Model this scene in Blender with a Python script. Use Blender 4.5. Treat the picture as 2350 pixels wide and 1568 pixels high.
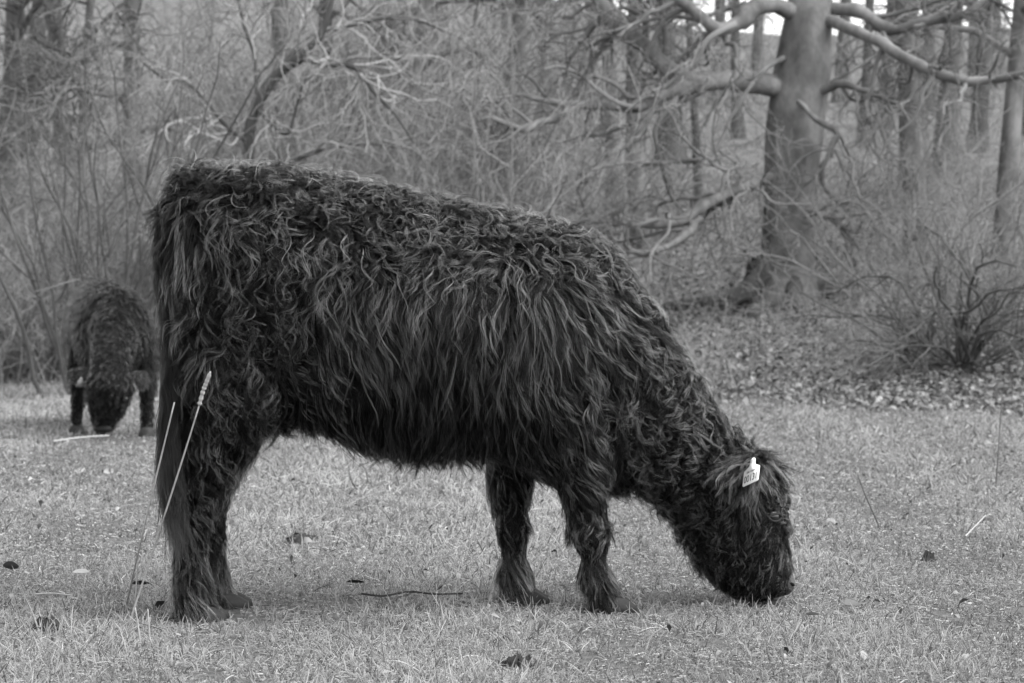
import bpy, math, random
import numpy as np
from mathutils import Vector, Matrix

for o in list(bpy.data.objects):
    bpy.data.objects.remove(o)
SC = bpy.context.scene
COL = SC.collection
rng = np.random.default_rng(7)
random.seed(7)

# ------------------------------------------------------------------ camera
CAM_H, F_PX, PITCH = 0.80, 5544.0, math.atan(87.0 / 5544.0)
cd = bpy.data.cameras.new("camera")
cam = bpy.data.objects.new("camera", cd)
COL.objects.link(cam)
cam.location = (0, 0, CAM_H)
cam.rotation_euler = (math.pi / 2 - PITCH, 0, 0)
cd.sensor_width = 36.0
cd.lens = F_PX / 2350.0 * 36.0
cd.clip_end = 2000.0
cd.dof.use_dof = True
cd.dof.focus_distance = 6.08
cd.dof.aperture_fstop = 8.0
SC.camera = cam

# ------------------------------------------------------------------ sky, sun, exposure (a monochrome photograph: neutral light)
SUN_EL, SUN_ROT = math.radians(55), math.radians(112)
w = bpy.data.worlds.new("World")
SC.world = w
w.use_nodes = True
nt = w.node_tree
nt.nodes.clear()
sky = nt.nodes.new("ShaderNodeTexSky")
sky.sky_type = 'NISHITA'
sky.sun_disc = False
sky.sun_elevation = SUN_EL
sky.sun_rotation = SUN_ROT
sky.air_density = 1.0
sky.dust_density = 1.2
bw = nt.nodes.new("ShaderNodeRGBToBW")
bg = nt.nodes.new("ShaderNodeBackground")
bg.inputs['Strength'].default_value = 0.15
out = nt.nodes.new("ShaderNodeOutputWorld")
nt.links.new(sky.outputs[0], bw.inputs[0])
nt.links.new(bw.outputs[0], bg.inputs['Color'])
nt.links.new(bg.outputs[0], out.inputs[0])
sl = bpy.data.lights.new("sun", 'SUN')
sl.energy = 1.1
sl.angle = math.radians(70)
sun = bpy.data.objects.new("sun", sl)
COL.objects.link(sun)
# direction towards the sun: rotation measured clockwise from +Y
sd = Vector((math.sin(SUN_ROT) * math.cos(SUN_EL), math.cos(SUN_ROT) * math.cos(SUN_EL), math.sin(SUN_EL)))
sun.rotation_euler = sd.to_track_quat('Z', 'Y').to_euler()
SC.view_settings.view_transform = 'Standard'
SC.view_settings.look = 'None'
SC.view_settings.exposure = 1.82
SC.view_settings.gamma = 1.0
SC.cycles.use_denoising = True
SC.cycles.max_bounces = 4
SC.cycles.diffuse_bounces = 2
SC.cycles.glossy_bounces = 2
SC.cycles.transmission_bounces = 1
SC.cycles.transparent_max_bounces = 4
SC.cycles_curves.subdivisions = 2

# ------------------------------------------------------------------ places: picture-measured positions turned into metres
CP, SP = math.cos(PITCH), math.sin(PITCH)
def U(px, py, d):
    """point at distance d (world y) seen at survey coordinates px, py"""
    px = np.asarray(px, float); py = np.asarray(py, float)
    xc = (px - 1175.0) / F_PX; yc = -(py - 784.0) / F_PX
    dy = CP + yc * SP; dz = -SP + yc * CP
    s = d / dy
    return np.stack(np.broadcast_arrays(xc * s, d + 0 * s, CAM_H + dz * s), -1)

def smooth(a, b, x):
    t = np.clip((x - a) / (b - a), 0, 1)
    return t * t * (3 - 2 * t)

_w = rng.uniform(-1, 1, (10, 4))
def undul(x, y, f, seed=0):
    v = 0
    for i in range(5):
        a = _w[(i + seed) % 10]
        v = v + np.sin(f * (1 + .37 * i) * (x * a[0] + y * a[1]) * 1.6 + 6 * a[2]) / (1 + .4 * i)
    return v / 3.0
def edge(x):
    return np.clip(20.3 - 0.8 * x, 16.8, 25.5)
def terrain(x, y):
    x = np.asarray(x, float); y = np.asarray(y, float)
    s = y - edge(x)
    s1 = np.where(s < -1.5, 0, np.where(s < 1.5, (s + 1.5) ** 2 / 6.0, s))
    left = smooth(330, -330, x / np.maximum(y, 5) * F_PX)
    top = 112 + 62 * left
    sl_ = 0.118 + 0.015 * smooth(10, 40, s) + 0.038 * left * smooth(2, 14, s)
    up = np.where(s1 < top, s1 * sl_, top * sl_ + (s1 - top) * 0.01)
    z = up + 0.16 * undul(x, y, .35, 2) * smooth(0, 8, s) + 1.3 * undul(x, y, .09, 5) * smooth(50, 110, s) + 0.012 * undul(x, y, 2.2) * smooth(7.2, 9.5, y)
    z = z + 0.05 * undul(x, y, .5, 4) * smooth(17.5, 20, y) * (1 - smooth(-3, 0, s))
    return z
def G(px, py, d0=5.2, d1=120.0):
    """ground point seen at px, py"""
    d = np.linspace(d0, d1, 6000)
    P = U(px, py, d)
    k = np.argmax(P[:, 2] <= terrain(P[:, 0], P[:, 1]))
    if k == 0 and P[0, 2] > terrain(P[0, 0], P[0, 1]): k = len(d) - 1
    return P[k]
def on_ground(px, d):
    p = U(px, 700, d)
    return np.array([p[0], d, float(terrain(p[0], d))])

# ------------------------------------------------------------------ builders
def tag(o, label=None, cat=None, group=None, kind=None):
    if label: o["label"] = label
    if cat: o["category"] = cat
    if group: o["group"] = group
    if kind: o["kind"] = kind
    return o
def empty(name, loc):
    o = bpy.data.objects.new(name, None)
    o.empty_display_size = .2
    o.location = loc
    COL.objects.link(o)
    return o
def attach(o, parent):
    """keep world coordinates: empties stand at the thing's base, mesh parts at the origin"""
    if parent is not None:
        o.parent = parent
        M = Matrix.Translation(parent.location) if parent.type == 'EMPTY' else Matrix.Identity(4)
        o.matrix_parent_inverse = M.inverted()
def mesh_obj(name, V, Fs, mat, parent=None, smooth_=True, tone=None):
    """V (n,3); Fs (m,k) equal-sided faces or list of such arrays"""
    me = bpy.data.meshes.new(name)
    V = np.asarray(V, np.float32)
    if not isinstance(Fs, list): Fs = [Fs]
    Fs = [np.asarray(f, np.int32) for f in Fs if len(f)]
    me.vertices.add(len(V)); me.vertices.foreach_set('co', V.ravel())
    loops = np.concatenate([f.ravel() for f in Fs])
    tot = np.concatenate([np.full(len(f), f.shape[1], np.int32) for f in Fs])
    st = np.concatenate([[0], np.cumsum(tot)[:-1]]).astype(np.int32)
    me.loops.add(len(loops)); me.loops.foreach_set('vertex_index', loops)
    me.polygons.add(len(tot)); me.polygons.foreach_set('loop_start', st); me.polygons.foreach_set('loop_total', tot)
    me.update(calc_edges=True)
    me.validate()
    if smooth_: me.polygons.foreach_set('use_smooth', np.ones(len(me.polygons), bool))
    if tone is not None:
        a = me.attributes.new('tone', 'FLOAT', 'POINT'); a.data.foreach_set('value', np.asarray(tone, np.float32))
    me.materials.append(mat)
    o = bpy.data.objects.new(name, me)
    COL.objects.link(o)
    attach(o, parent)
    return o
def hair_obj(name, P, R, mat, parent=None, tone=None):
    """P (N,K,3) strands, R (N,K) radii -> one curves object"""
    N, K = P.shape[:2]
    cu = bpy.data.hair_curves.new(name)
    cu.add_curves([K] * N)
    a = cu.attributes.get('position') or cu.attributes.new('position', 'FLOAT_VECTOR', 'POINT')
    a.data.foreach_set('vector', np.ascontiguousarray(P, np.float32).ravel())
    a = cu.attributes.get('radius') or cu.attributes.new('radius', 'FLOAT', 'POINT')
    a.data.foreach_set('value', np.ascontiguousarray(R, np.float32).ravel())
    if tone is not None:
        t = np.asarray(tone, np.float32)
        if t.ndim == 1: t = np.repeat(t[:, None], K, 1)
        a = cu.attributes.new('tone', 'FLOAT', 'POINT')
        a.data.foreach_set('value', np.ascontiguousarray(t).ravel())
    cu.materials.append(mat)
    o = bpy.data.objects.new(name, cu)
    COL.objects.link(o)
    attach(o, parent)
    return o
def unit(v):
    return v / np.maximum(np.linalg.norm(v, axis=-1, keepdims=True), 1e-9)
def tubes(P, R, m=7, cap=True):
    """N polylines of K points -> tube mesh arrays"""
    P = np.asarray(P, float); R = np.asarray(R, float)
    if P.ndim == 2: P = P[None]; R = R[None]
    N, K = P.shape[:2]
    T = np.gradient(P, axis=1); T = unit(T)
    ref = np.where(np.abs(T[..., 2:3]) > .9, np.array([1., 0, 0]), np.array([0, 0, 1.]))
    ref = np.repeat(ref[:, :1], K, 1)
    A = unit(np.cross(T, ref)); B = np.cross(T, A)
    an = np.linspace(0, 2 * np.pi, m, endpoint=False)
    V = P[:, :, None] + R[:, :, None, None] * (A[:, :, None] * np.cos(an)[:, None] + B[:, :, None] * np.sin(an)[:, None])
    idx = np.arange(N * K * m).reshape(N, K, m)
    a = idx[:, :-1]; b = np.roll(a, -1, 2); c = idx[:, 1:]; d = np.roll(c, -1, 2)
    Fq = np.stack([a, b, d, c], -1).reshape(-1, 4)
    caps = idx[:, -1][:, ::1]
    return V.reshape(-1, 3), [Fq, caps] if cap else [Fq]
def spline(pts, n):
    """Catmull-Rom through pts (k,c) -> (n,c)"""
    p = np.asarray(pts, float)
    q = np.vstack([2 * p[0] - p[1], p, 2 * p[-1] - p[-2]])
    t = np.linspace(0, len(p) - 1 - 1e-6, n); i = t.astype(int); f = (t - i)[:, None]
    a, b, c, d = q[i], q[i + 1], q[i + 2], q[i + 3]
    return .5 * (2 * b + (c - a) * f + (2 * a - 5 * b + 4 * c - d) * f ** 2 + (3 * b - a - 3 * c + d) * f ** 3)

# ------------------------------------------------------------------ materials (all neutral grey: the picture is black and white)
def new_mat(name):
    m = bpy.data.materials.new(name); m.use_nodes = True
    n = m.node_tree; n.nodes.clear()
    return m, n, n.nodes.new("ShaderNodeOutputMaterial")
def grey(v): return (v, v, v, 1)
def N_(n, t, **kw):
    x = n.nodes.new(t)
    for k, v in kw.items():
        if k in x.inputs: x.inputs[k].default_value = v
        else: setattr(x, k, v)
    return x
def ramp(n, src, stops):
    r = n.nodes.new("ShaderNodeValToRGB")
    e = r.color_ramp.elements
    while len(e) < len(stops): e.new(.5)
    for el, (p, v) in zip(e, stops): el.position = p; el.color = grey(v)
    n.links.new(src, r.inputs[0])
    return r
def surf_mat(name, lo, hi, scale=8, rough=.8, bump=.3, stretch=None, detail=6, spec=.3, mid=None):
    m, n, o = new_mat(name)
    tc = N_(n, "ShaderNodeTexCoord")
    mp = N_(n, "ShaderNodeMapping")
    if stretch: mp.inputs['Scale'].default_value = stretch
    n.links.new(tc.outputs['Object'], mp.inputs[0])
    no = N_(n, "ShaderNodeTexNoise", Scale=scale, Detail=detail, Roughness=.65)
    n.links.new(mp.outputs[0], no.inputs['Vector'])
    r = ramp(n, no.outputs[0], [(.3, lo), (.7, hi)] if mid is None else [(.3, lo), (.5, mid), (.72, hi)])
    b = N_(n, "ShaderNodeBsdfPrincipled", Roughness=rough)
    b.inputs['Specular IOR Level'].default_value = spec
    n.links.new(r.outputs[0], b.inputs['Base Color'])
    if bump:
        bp = N_(n, "ShaderNodeBump", Strength=bump, Distance=.02)
        n.links.new(no.outputs[0], bp.inputs['Height']); n.links.new(bp.outputs[0], b.inputs['Normal'])
    n.links.new(b.outputs[0], o.inputs[0])
    return m
def tone_mat(name, rough=.6, trans=0.0, spec=.3, vary=0.0):
    """colour from the 'tone' attribute of each blade, leaf or twig"""
    m, n, o = new_mat(name)
    at = N_(n, "ShaderNodeAttribute", attribute_name='tone')
    b = N_(n, "ShaderNodeBsdfPrincipled", Roughness=rough)
    b.inputs['Specular IOR Level'].default_value = spec
    n.links.new(at.outputs['Fac'], b.inputs['Base Color'])
    if trans:
        t = N_(n, "ShaderNodeBsdfTranslucent"); n.links.new(at.outputs['Fac'], t.inputs[0])
        mx = N_(n, "ShaderNodeMixShader"); mx.inputs[0].default_value = trans
        n.links.new(b.outputs[0], mx.inputs[1]); n.links.new(t.outputs[0], mx.inputs[2])
        n.links.new(mx.outputs[0], o.inputs[0])
    else:
        n.links.new(b.outputs[0], o.inputs[0])
    return m
def fur_mat(name, ior=1.55, rough=.22):
    m, n, o = new_mat(name)
    at = N_(n, "ShaderNodeAttribute", attribute_name='tone')
    h = N_(n, "ShaderNodeBsdfHairPrincipled")
    h.model = 'CHIANG'; h.parametrization = 'COLOR'
    h.inputs['IOR'].default_value = ior
    h.inputs['Roughness'].default_value = rough
    h.inputs['Radial Roughness'].default_value = .35
    h.inputs['Coat'].default_value = .0
    h.inputs['Random Roughness'].default_value = .3
    n.links.new(at.outputs['Fac'], h.inputs['Color'])
    n.links.new(h.outputs[0], o.inputs[0])
    return m

M_SKIN = surf_mat("cow_skin", .006, .012, 30, .9, .3, spec=.08)
M_FUR = fur_mat("black_fur", 1.28, .25)
M_WISP = fur_mat("glossy_fur", 1.55, .2)
M_HOOF = surf_mat("muddy_hoof", .015, .04, 25, .7)
M_NOSE = surf_mat("nose_skin", .04, .09, 90, .4, .8)
M_LIP = surf_mat("lip_skin", .10, .17, 40, .5, .4)
M_LID = surf_mat("eyelid_skin", .010, .022, 60, .6, .4, spec=.2)
M_EAR = surf_mat("ear_skin", .02, .04, 30, .7)
M_EYE, n_, o_ = new_mat("eye_ball")
b_ = N_(n_, "ShaderNodeBsdfPrincipled", Roughness=.08); b_.inputs['Base Color'].default_value = grey(.012)
tc_ = N_(n_, "ShaderNodeTexCoord"); no_ = N_(n_, "ShaderNodeTexNoise", Scale=60.)
n_.links.new(tc_.outputs['Object'], no_.inputs['Vector'])
r_ = ramp(n_, no_.outputs[0], [(.3, .008), (.7, .02)]); n_.links.new(r_.outputs[0], b_.inputs['Base Color'])
n_.links.new(b_.outputs[0], o_.inputs[0])
M_TAG = surf_mat("tag_plastic", .78, .84, 40, .45, 0)
M_TAG2 = surf_mat("grey_tag_plastic", .18, .26, 40, .5, 0)  # smaller cow's tags: plain grey, darker than the big cow's tag
M_INK = surf_mat("tag_print", .03, .05, 40, .6, 0)
M_BARK = surf_mat("beech_bark", .045, .30, 2.6, .9, 1.0, (1, 1, .6), mid=.14, detail=14)
M_BARK2 = surf_mat("dark_bark", .045, .11, 7, .9, .6, (1, 1, .3))
M_BARK3 = surf_mat("pale_bark", .12, .22, 9, .85, .5, (1, 1, .3))
M_TWIG = tone_mat("twig_bark", .75, 0, .25)
M_GRASS = tone_mat("grass_blade", .5, .25, .35)
M_LEAF = tone_mat("dead_leaf", .6, .15, .3)
M_STRAW = surf_mat("dry_straw", .26, .40, 60, .7, .2)
M_DUNG = surf_mat("dark_clod", .02, .05, 40, .8, .6)

# ground: one sheet, turf soil in the pasture, leaf litter in the wood
M_GROUND, n_, o_ = new_mat("ground_soil")
tc_ = N_(n_, "ShaderNodeTexCoord")
sep = N_(n_, "ShaderNodeSeparateXYZ"); n_.links.new(tc_.outputs['Object'], sep.inputs[0])
mul = N_(n_, "ShaderNodeMath", operation='MULTIPLY_ADD'); mul.inputs[1].default_value = .8; n_.links.new(sep.outputs[0], mul.inputs[0]); n_.links.new(sep.outputs[1], mul.inputs[2])
nz = N_(n_, "ShaderNodeTexNoise", Scale=1.3, Detail=4.); n_.links.new(tc_.outputs['Object'], nz.inputs['Vector'])
ma = N_(n_, "ShaderNodeMath", operation='MULTIPLY_ADD'); ma.inputs[1].default_value = 2.0; n_.links.new(nz.outputs[0], ma.inputs[0]); n_.links.new(mul.outputs[0], ma.inputs[2])
mr = N_(n_, "ShaderNodeMapRange"); mr.inputs['From Min'].default_value = 20.6; mr.inputs['From Max'].default_value = 22.0
n_.links.new(ma.outputs[0], mr.inputs['Value'])
n1 = N_(n_, "ShaderNodeTexNoise", Scale=30., Detail=8., Roughness=.7); n_.links.new(tc_.outputs['Object'], n1.inputs['Vector'])
turf = ramp(n_, n1.outputs[0], [(.3, .04), (.7, .16)])
vo = N_(n_, "ShaderNodeTexVoronoi", Scale=9.); n_.links.new(tc_.outputs['Object'], vo.inputs['Vector'])
vs = N_(n_, "ShaderNodeSeparateColor"); n_.links.new(vo.outputs['Color'], vs.inputs[0])
n2 = N_(n_, "ShaderNodeTexNoise", Scale=2.2, Detail=6., Roughness=.7); n_.links.new(tc_.outputs['Object'], n2.inputs['Vector'])
mix1 = N_(n_, "ShaderNodeMath", operation='MULTIPLY_ADD'); mix1.inputs[1].default_value = .35; n_.links.new(vs.outputs[0], mix1.inputs[0])
sc2 = N_(n_, "ShaderNodeMath", operation='MULTIPLY'); sc2.inputs[1].default_value = .8; n_.links.new(n2.outputs[0], sc2.inputs[0]); n_.links.new(sc2.outputs[0], mix1.inputs[2])
lit = ramp(n_, mix1.outputs[0], [(.32, .045), (.55, .12), (.85, .27)])
mx = N_(n_, "ShaderNodeMix", data_type='RGBA')
n_.links.new(mr.outputs[0], mx.inputs[0]); n_.links.new(turf.outputs[0], mx.inputs[6]); n_.links.new(lit.outputs[0], mx.inputs[7])
b_ = N_(n_, "ShaderNodeBsdfPrincipled", Roughness=.9); b_.inputs['Specular IOR Level'].default_value = .15
n_.links.new(mx.outputs[2], b_.inputs['Base Color'])
bp = N_(n_, "ShaderNodeBump", Strength=.5, Distance=.05); n_.links.new(mix1.outputs[0], bp.inputs['Height']); n_.links.new(bp.outputs[0], b_.inputs['Normal'])
n_.links.new(b_.outputs[0], o_.inputs[0])

# ================================================================== the setting
def grid_axis(parts):
    return np.unique(np.concatenate([np.linspace(a, b, n) for a, b, n in parts]))
gx = grid_axis([(-300, -40, 14), (-40, -10, 40), (-10, 10, 130), (10, 40, 40), (40, 300, 14)])
gy = grid_axis([(-60, 3, 10), (3, 32, 190), (32, 90, 110), (90, 160, 40), (160, 700, 16)])
X, Y = np.meshgrid(gx, gy)
Z = terrain(X, Y)
V = np.stack([X, Y, Z], -1).reshape(-1, 3)
ii = np.arange(len(V)).reshape(X.shape)
Fq = np.stack([ii[:-1, :-1], ii[:-1, 1:], ii[1:, 1:], ii[1:, :-1]], -1).reshape(-1, 4)
tag(mesh_obj("ground", V, Fq, M_GROUND), "grazed pasture running up to a leaf-strewn wooded bank", "ground", kind="structure")

# ------------------------------------------------------------------ branching
def sprout(P, R, n, L, ang, rf, K=6, wig=.25, trop=(0, 0, .1), tmin=.25, minr=.0015, rend=.3):
    """n side shoots on every polyline of P"""
    N, K0 = P.shape[:2]
    i = np.repeat(np.arange(N), n)
    t = rng.uniform(tmin, 1, len(i)) * (K0 - 1) * .999
    k = t.astype(int); f = (t - k)[:, None]
    p = P[i, k] * (1 - f) + P[i, k + 1] * f
    r = R[i, k] * (1 - f[:, 0]) + R[i, k + 1] * f[:, 0]
    T = unit(P[i, k + 1] - P[i, k])
    Q = unit(np.cross(T, rng.normal(size=T.shape)))
    a = rng.uniform(*ang, len(i))[:, None]
    d = unit(T * np.cos(a) + Q * np.sin(a))
    ln = rng.uniform(*L, len(i)) * (1.15 - .6 * t / (K0 - 1))
    out = np.empty((len(i), K, 3)); out[:, 0] = p
    tr = np.asarray(trop, float)
    for j in range(1, K):
        d = unit(d + rng.normal(size=d.shape) * wig + tr)
        out[:, j] = out[:, j - 1] + d * (ln / (K - 1))[:, None]
    r0 = np.maximum(r * rf, minr)
    rr = r0[:, None] * np.linspace(1, rend, K)
    return out, np.maximum(rr, minr * .6)
def path(points, radii, n=12, d=None):
    """picture points (px,py[,d]) -> polyline + radii"""
    pts = []
    for q in points:
        pts.append(U(q[0], q[1], q[2] if len(q) > 2 else d))
    P = spline(np.array(pts), n)
    R = np.interp(np.linspace(0, 1, n), np.linspace(0, 1, len(radii)), radii)
    return P, R
def resamp(P, R, n):
    t = np.linspace(0, len(P) - 1, n); i = np.minimum(t.astype(int), len(P) - 2); f = (t - i)
    return P[i] * (1 - f[:, None]) + P[i + 1] * f[:, None], R[i] * (1 - f) + R[i + 1] * f
def jitter_path(P, a):
    K = len(P); return P + np.cumsum(rng.normal(size=(K, 3)), 0) * a / math.sqrt(K) * np.linspace(0, 1, K)[:, None]
def merge(parts):
    Vs, Fs, o = [], {}, 0
    for V, F in parts:
        Vs.append(V)
        for f in F:
            Fs.setdefault(f.shape[1], []).append(f + o)
        o += len(V)
    return np.concatenate(Vs), [np.concatenate(v) for v in Fs.values()]
def twig_tone(n, lo, hi): return rng.uniform(lo, hi, n)

def finish_tree(name, base, label, cat, group, trunk_parts, limb_list, twig_sets, bark, tlo, thi):
    root = tag(empty(name, base), label, cat, group)
    V, F = merge(trunk_parts)
    mesh_obj("trunk", V, F, bark, root)
    for P, R in limb_list:
        V, F = tubes(P, R, 7)
        mesh_obj("limb", V, F, bark, root)
    if twig_sets:
        k = max(p.shape[1] for p, _ in twig_sets)
        Ps, Rs = [], []
        for p, r in twig_sets:
            if p.shape[1] != k:
                t = np.linspace(0, p.shape[1] - 1, k); i = np.minimum(t.astype(int), p.shape[1] - 2); f = t - i
                p = p[:, i] * (1 - f[:, None]) + p[:, i + 1] * f[:, None]
                r = r[:, i] * (1 - f) + r[:, i + 1] * f
            Ps.append(p); Rs.append(r)
        P = np.concatenate(Ps); R = np.concatenate(Rs)
        hair_obj("twigs", P, R, M_TWIG, root, twig_tone(len(P), tlo, thi))
    return root

def trunk_tube(P, R, m=20, flare=0.0, lump=.05):
    """trunk with uneven section and root flare"""
    V, F = tubes(P, R, m)
    V = V.reshape(len(P), m, 3)
    an = np.linspace(0, 2 * np.pi, m, endpoint=False)
    ph = rng.uniform(0, 6.28, 4)
    bulge = 1 + lump * (np.sin(2 * an + ph[0]) + .7 * np.sin(3 * an + ph[1]))[None] * np.ones((len(P), 1))
    s = np.linspace(0, 1, len(P))[:, None]
    bulge = bulge + flare * np.exp(-s * 9) * (1 + .45 * np.sin(5 * an + ph[2]))[None] + lump * .6 * np.sin(an + 9 * s + ph[3])
    V = P[:, None] + (V - P[:, None]) * bulge[..., None]
    return V.reshape(-1, 3), F

# ------------------------------------------------------------------ the big beech
D_B = 25.0
base = G(1800, 695)
D_B = base[1]
tr = [(1806, 712), (1808, 640), (1811, 560), (1817, 430), (1824, 300), (1840, 160), (1851, 50), (1862, -60), (1858, -260), (1880, -560), (1870, -900), (1895, -1300)]
rr = [.35, .30, .275, .285, .315, .31, .26, .22, .17, .13, .08, .03]
TP, TR = path(tr, rr, 34, D_B)
limbs_px = [
    ([(1780, 200, -.1), (1700, 192, -.4), (1610, 200, -.6), (1540, 222, -.8), (1470, 246, -.9), (1390, 238, -1), (1290, 232, -1.1), (1200, 214, -1.2), (1100, 225, -1.2)], [.13, .11, .095, .075, .055, .045, .035, .025, .012]),
    ([(1615, 200, -.6), (1550, 170, -.5), (1490, 105, -.3), (1430, 50, -.1), (1395, -20, 0), (1330, -160, .3), (1290, -420, .5)], [.085, .085, .095, .10, .095, .07, .02]),
    ([(1345, 236, -1.05), (1290, 262, -1.2), (1220, 277, -1.3), (1140, 254, -1.5), (1080, 250, -1.6)], [.045, .04, .034, .025, .01]),
    ([(1840, 40, 0), (1770, 18, -.3), (1725, 30, -.5), (1700, 62, -.6), (1650, 70, -.7), (1600, 42, -.8), (1550, 0, -.9), (1500, -60, -1), (1420, -150, -1.1)], [.10, .095, .095, .085, .075, .065, .055, .04, .015]),
    ([(1880, 20, 0), (1965, 18, -.2), (2035, 58, -.3), (2105, 47, -.4), (2180, 30, -.5), (2260, -10, -.6), (2340, -90, -.7)], [.085, .075, .07, .06, .05, .04, .02]),
    ([(1885, 45, -.1), (1990, 85, -.6), (2075, 130, -.9), (2155, 165, -1.1), (2235, 180, -1.2), (2350, 163, -1.4), (2460, 140, -1.6)], [.075, .065, .06, .058, .05, .04, .02]),
    ([(1800, 395, 0), (1775, 405, -.2), (1750, 420, -.3), (1730, 436, -.4), (1705, 450, -.6), (1650, 470, -.9), (1600, 503, -1.1), (1540, 517, -1.3), (1450, 518, -1.5), (1370, 520, -1.7), (1300, 540, -1.8)], [.075, .07, .068, .066, .064, .062, .058, .054, .048, .038, .015]),
    ([(1605, 500, -1.1), (1565, 545, -1.3), (1500, 573, -1.5), (1440, 584, -1.6), (1380, 580, -1.7)], [.045, .042, .036, .028, .01]),
    ([(1840, 495, -.2), (1862, 490, -.35), (1905, 502, -.4), (1950, 520, -.5), (1990, 500, -.6)], [.055, .035, .03, .022, .008]),
    ([(1835, 228, -.3), (1885, 262, -.5), (1935, 292, -.6), (1918, 330, -.6), (1893, 370, -.6), (1898, 425, -.6), (1940, 475, -.6), (1960, 520, -.6)], [.03, .028, .03, .034, .03, .024, .018, .006]),
    ([(1880, 215, -.2), (1940, 205, -.4), (1990, 220, -.5), (2050, 255, -.6), (2100, 262, -.7)], [.05, .04, .03, .02, .008]),
    ([(1800, 135, -.2), (1745, 165, -.5), (1690, 250, -.7), (1650, 330, -.8), (1560, 360, -.9), (1420, 372, -1), (1300, 400, -1.2), (1180, 425, -1.3)], [.03, .026, .022, .02, .018, .016, .012, .006]),
    ([(1690, 380, -.9), (1650, 398, -1.), (1600, 370, -1.1), (1540, 300, -1.2), (1500, 240, -1.2)], [.022, .02, .018, .014, .008]),
    ([(1505, 235, -1), (1470, 300, -1.2), (1410, 345, -1.4), (1350, 390, -1.5), (1240, 430, -1.7)], [.026, .024, .02, .016, .006]),
]
limbs = []
for pts, ra in limbs_px:
    pp = [(a, b, D_B + c) for a, b, c in pts]
    P, R = path(pp, ra, 22)
    P = P + np.cumsum(rng.normal(size=P.shape), 0) * .014
    R = R * (1 + .12 * rng.normal(size=len(R)))
    limbs.append((P, R))
sets = []
LP = np.stack([resamp(P, R, 22)[0] for P, R in limbs]); LR = np.stack([resamp(P, R, 22)[1] for P, R in limbs])
a = sprout(LP, LR, 12, (.6, 1.8), (.5, 1.2), .45, 9, .28, (0, 0, -.02), .15, .004)
b = sprout(a[0], a[1], 6, (.3, .9), (.4, 1.1), .6, 7, .3, (0, 0, -.02), .2, .003)
c = sprout(b[0], b[1], 4, (.12, .45), (.4, 1.0), .7, 5, .25, (0, 0, 0), .2, .0022)
up = sprout(TP[None, 22:], TR[None, 22:], 16, (2, 4), (.6, 1.2), .5, 10, .2, (0, 0, .12), .05, .02)
up2 = sprout(up[0], up[1], 8, (.8, 2), (.4, 1.0), .5, 8, .25, (0, 0, .05), .2, .006)
beech = finish_tree("beech_tree", base, "thick smooth-barked old tree with long crooked drooping limbs", "tree", None,
            [trunk_tube(TP, TR, 26, .22, .07)], limbs + list(zip(*up)), [a, b, c, up2], M_BARK, .09, .20)

for k in range(9):
    az = k * .7 + rng.uniform(-.2, .2); L_ = rng.uniform(.5, 1.1)
    q = [base + np.array([math.cos(az) * r_, math.sin(az) * r_, 0]) for r_ in (.1, .3, .3 + L_ * .35, .3 + L_ * .7, .3 + L_)]
    q = np.array([[v[0] + .08 * rng.normal(), v[1] + .08 * rng.normal(), float(terrain(v[0], v[1])) + h_] for v, h_ in zip(q, (.42, .2, .07, .03, -.03))])
    V, F = tubes(spline(q, 14), np.interp(np.linspace(0, 1, 14), [0, .3, 1], [.15, .10, .03]), 9)
    mesh_obj("root", V, F, M_BARK2, beech)
# ------------------------------------------------------------------ trunks further back, each a tree of its own
def back_tree(px, d, r, lean, label, bark, h=11., tone=(.06, .13), limb_n=9, low=.25, name="woodland_tree", bias=None):
    b0 = on_ground(px, d)
    n = 16
    t = np.linspace(0, 1, n)
    P = b0 + np.stack([lean * t * h + .12 * np.sin(t * 7 + px), .1 * np.cos(t * 5 + px), t * h - .15], -1)
    R = r * (1 - .75 * t) * (1 + .35 * np.exp(-t * 22))
    lm = sprout(P[None], R[None], limb_n, (1.2, 3.2), (.7, 1.35), .42, 10, .2, (0, 0, .05), low, .012)
    a = sprout(lm[0], lm[1], 7, (.5, 1.6), (.5, 1.1), .5, 8, .28, (0, 0, .02), .2, .005)
    c = sprout(a[0], a[1], 5, (.25, .8), (.4, 1.), .65, 6, .3, (0, 0, 0), .2, .0035)
    finish_tree(name, b0, label, "tree", "bare trees standing up the wooded bank", [trunk_tube(P, R, 14, .3, .06)], list(zip(*lm)), [a, c], bark, *tone)
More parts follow.
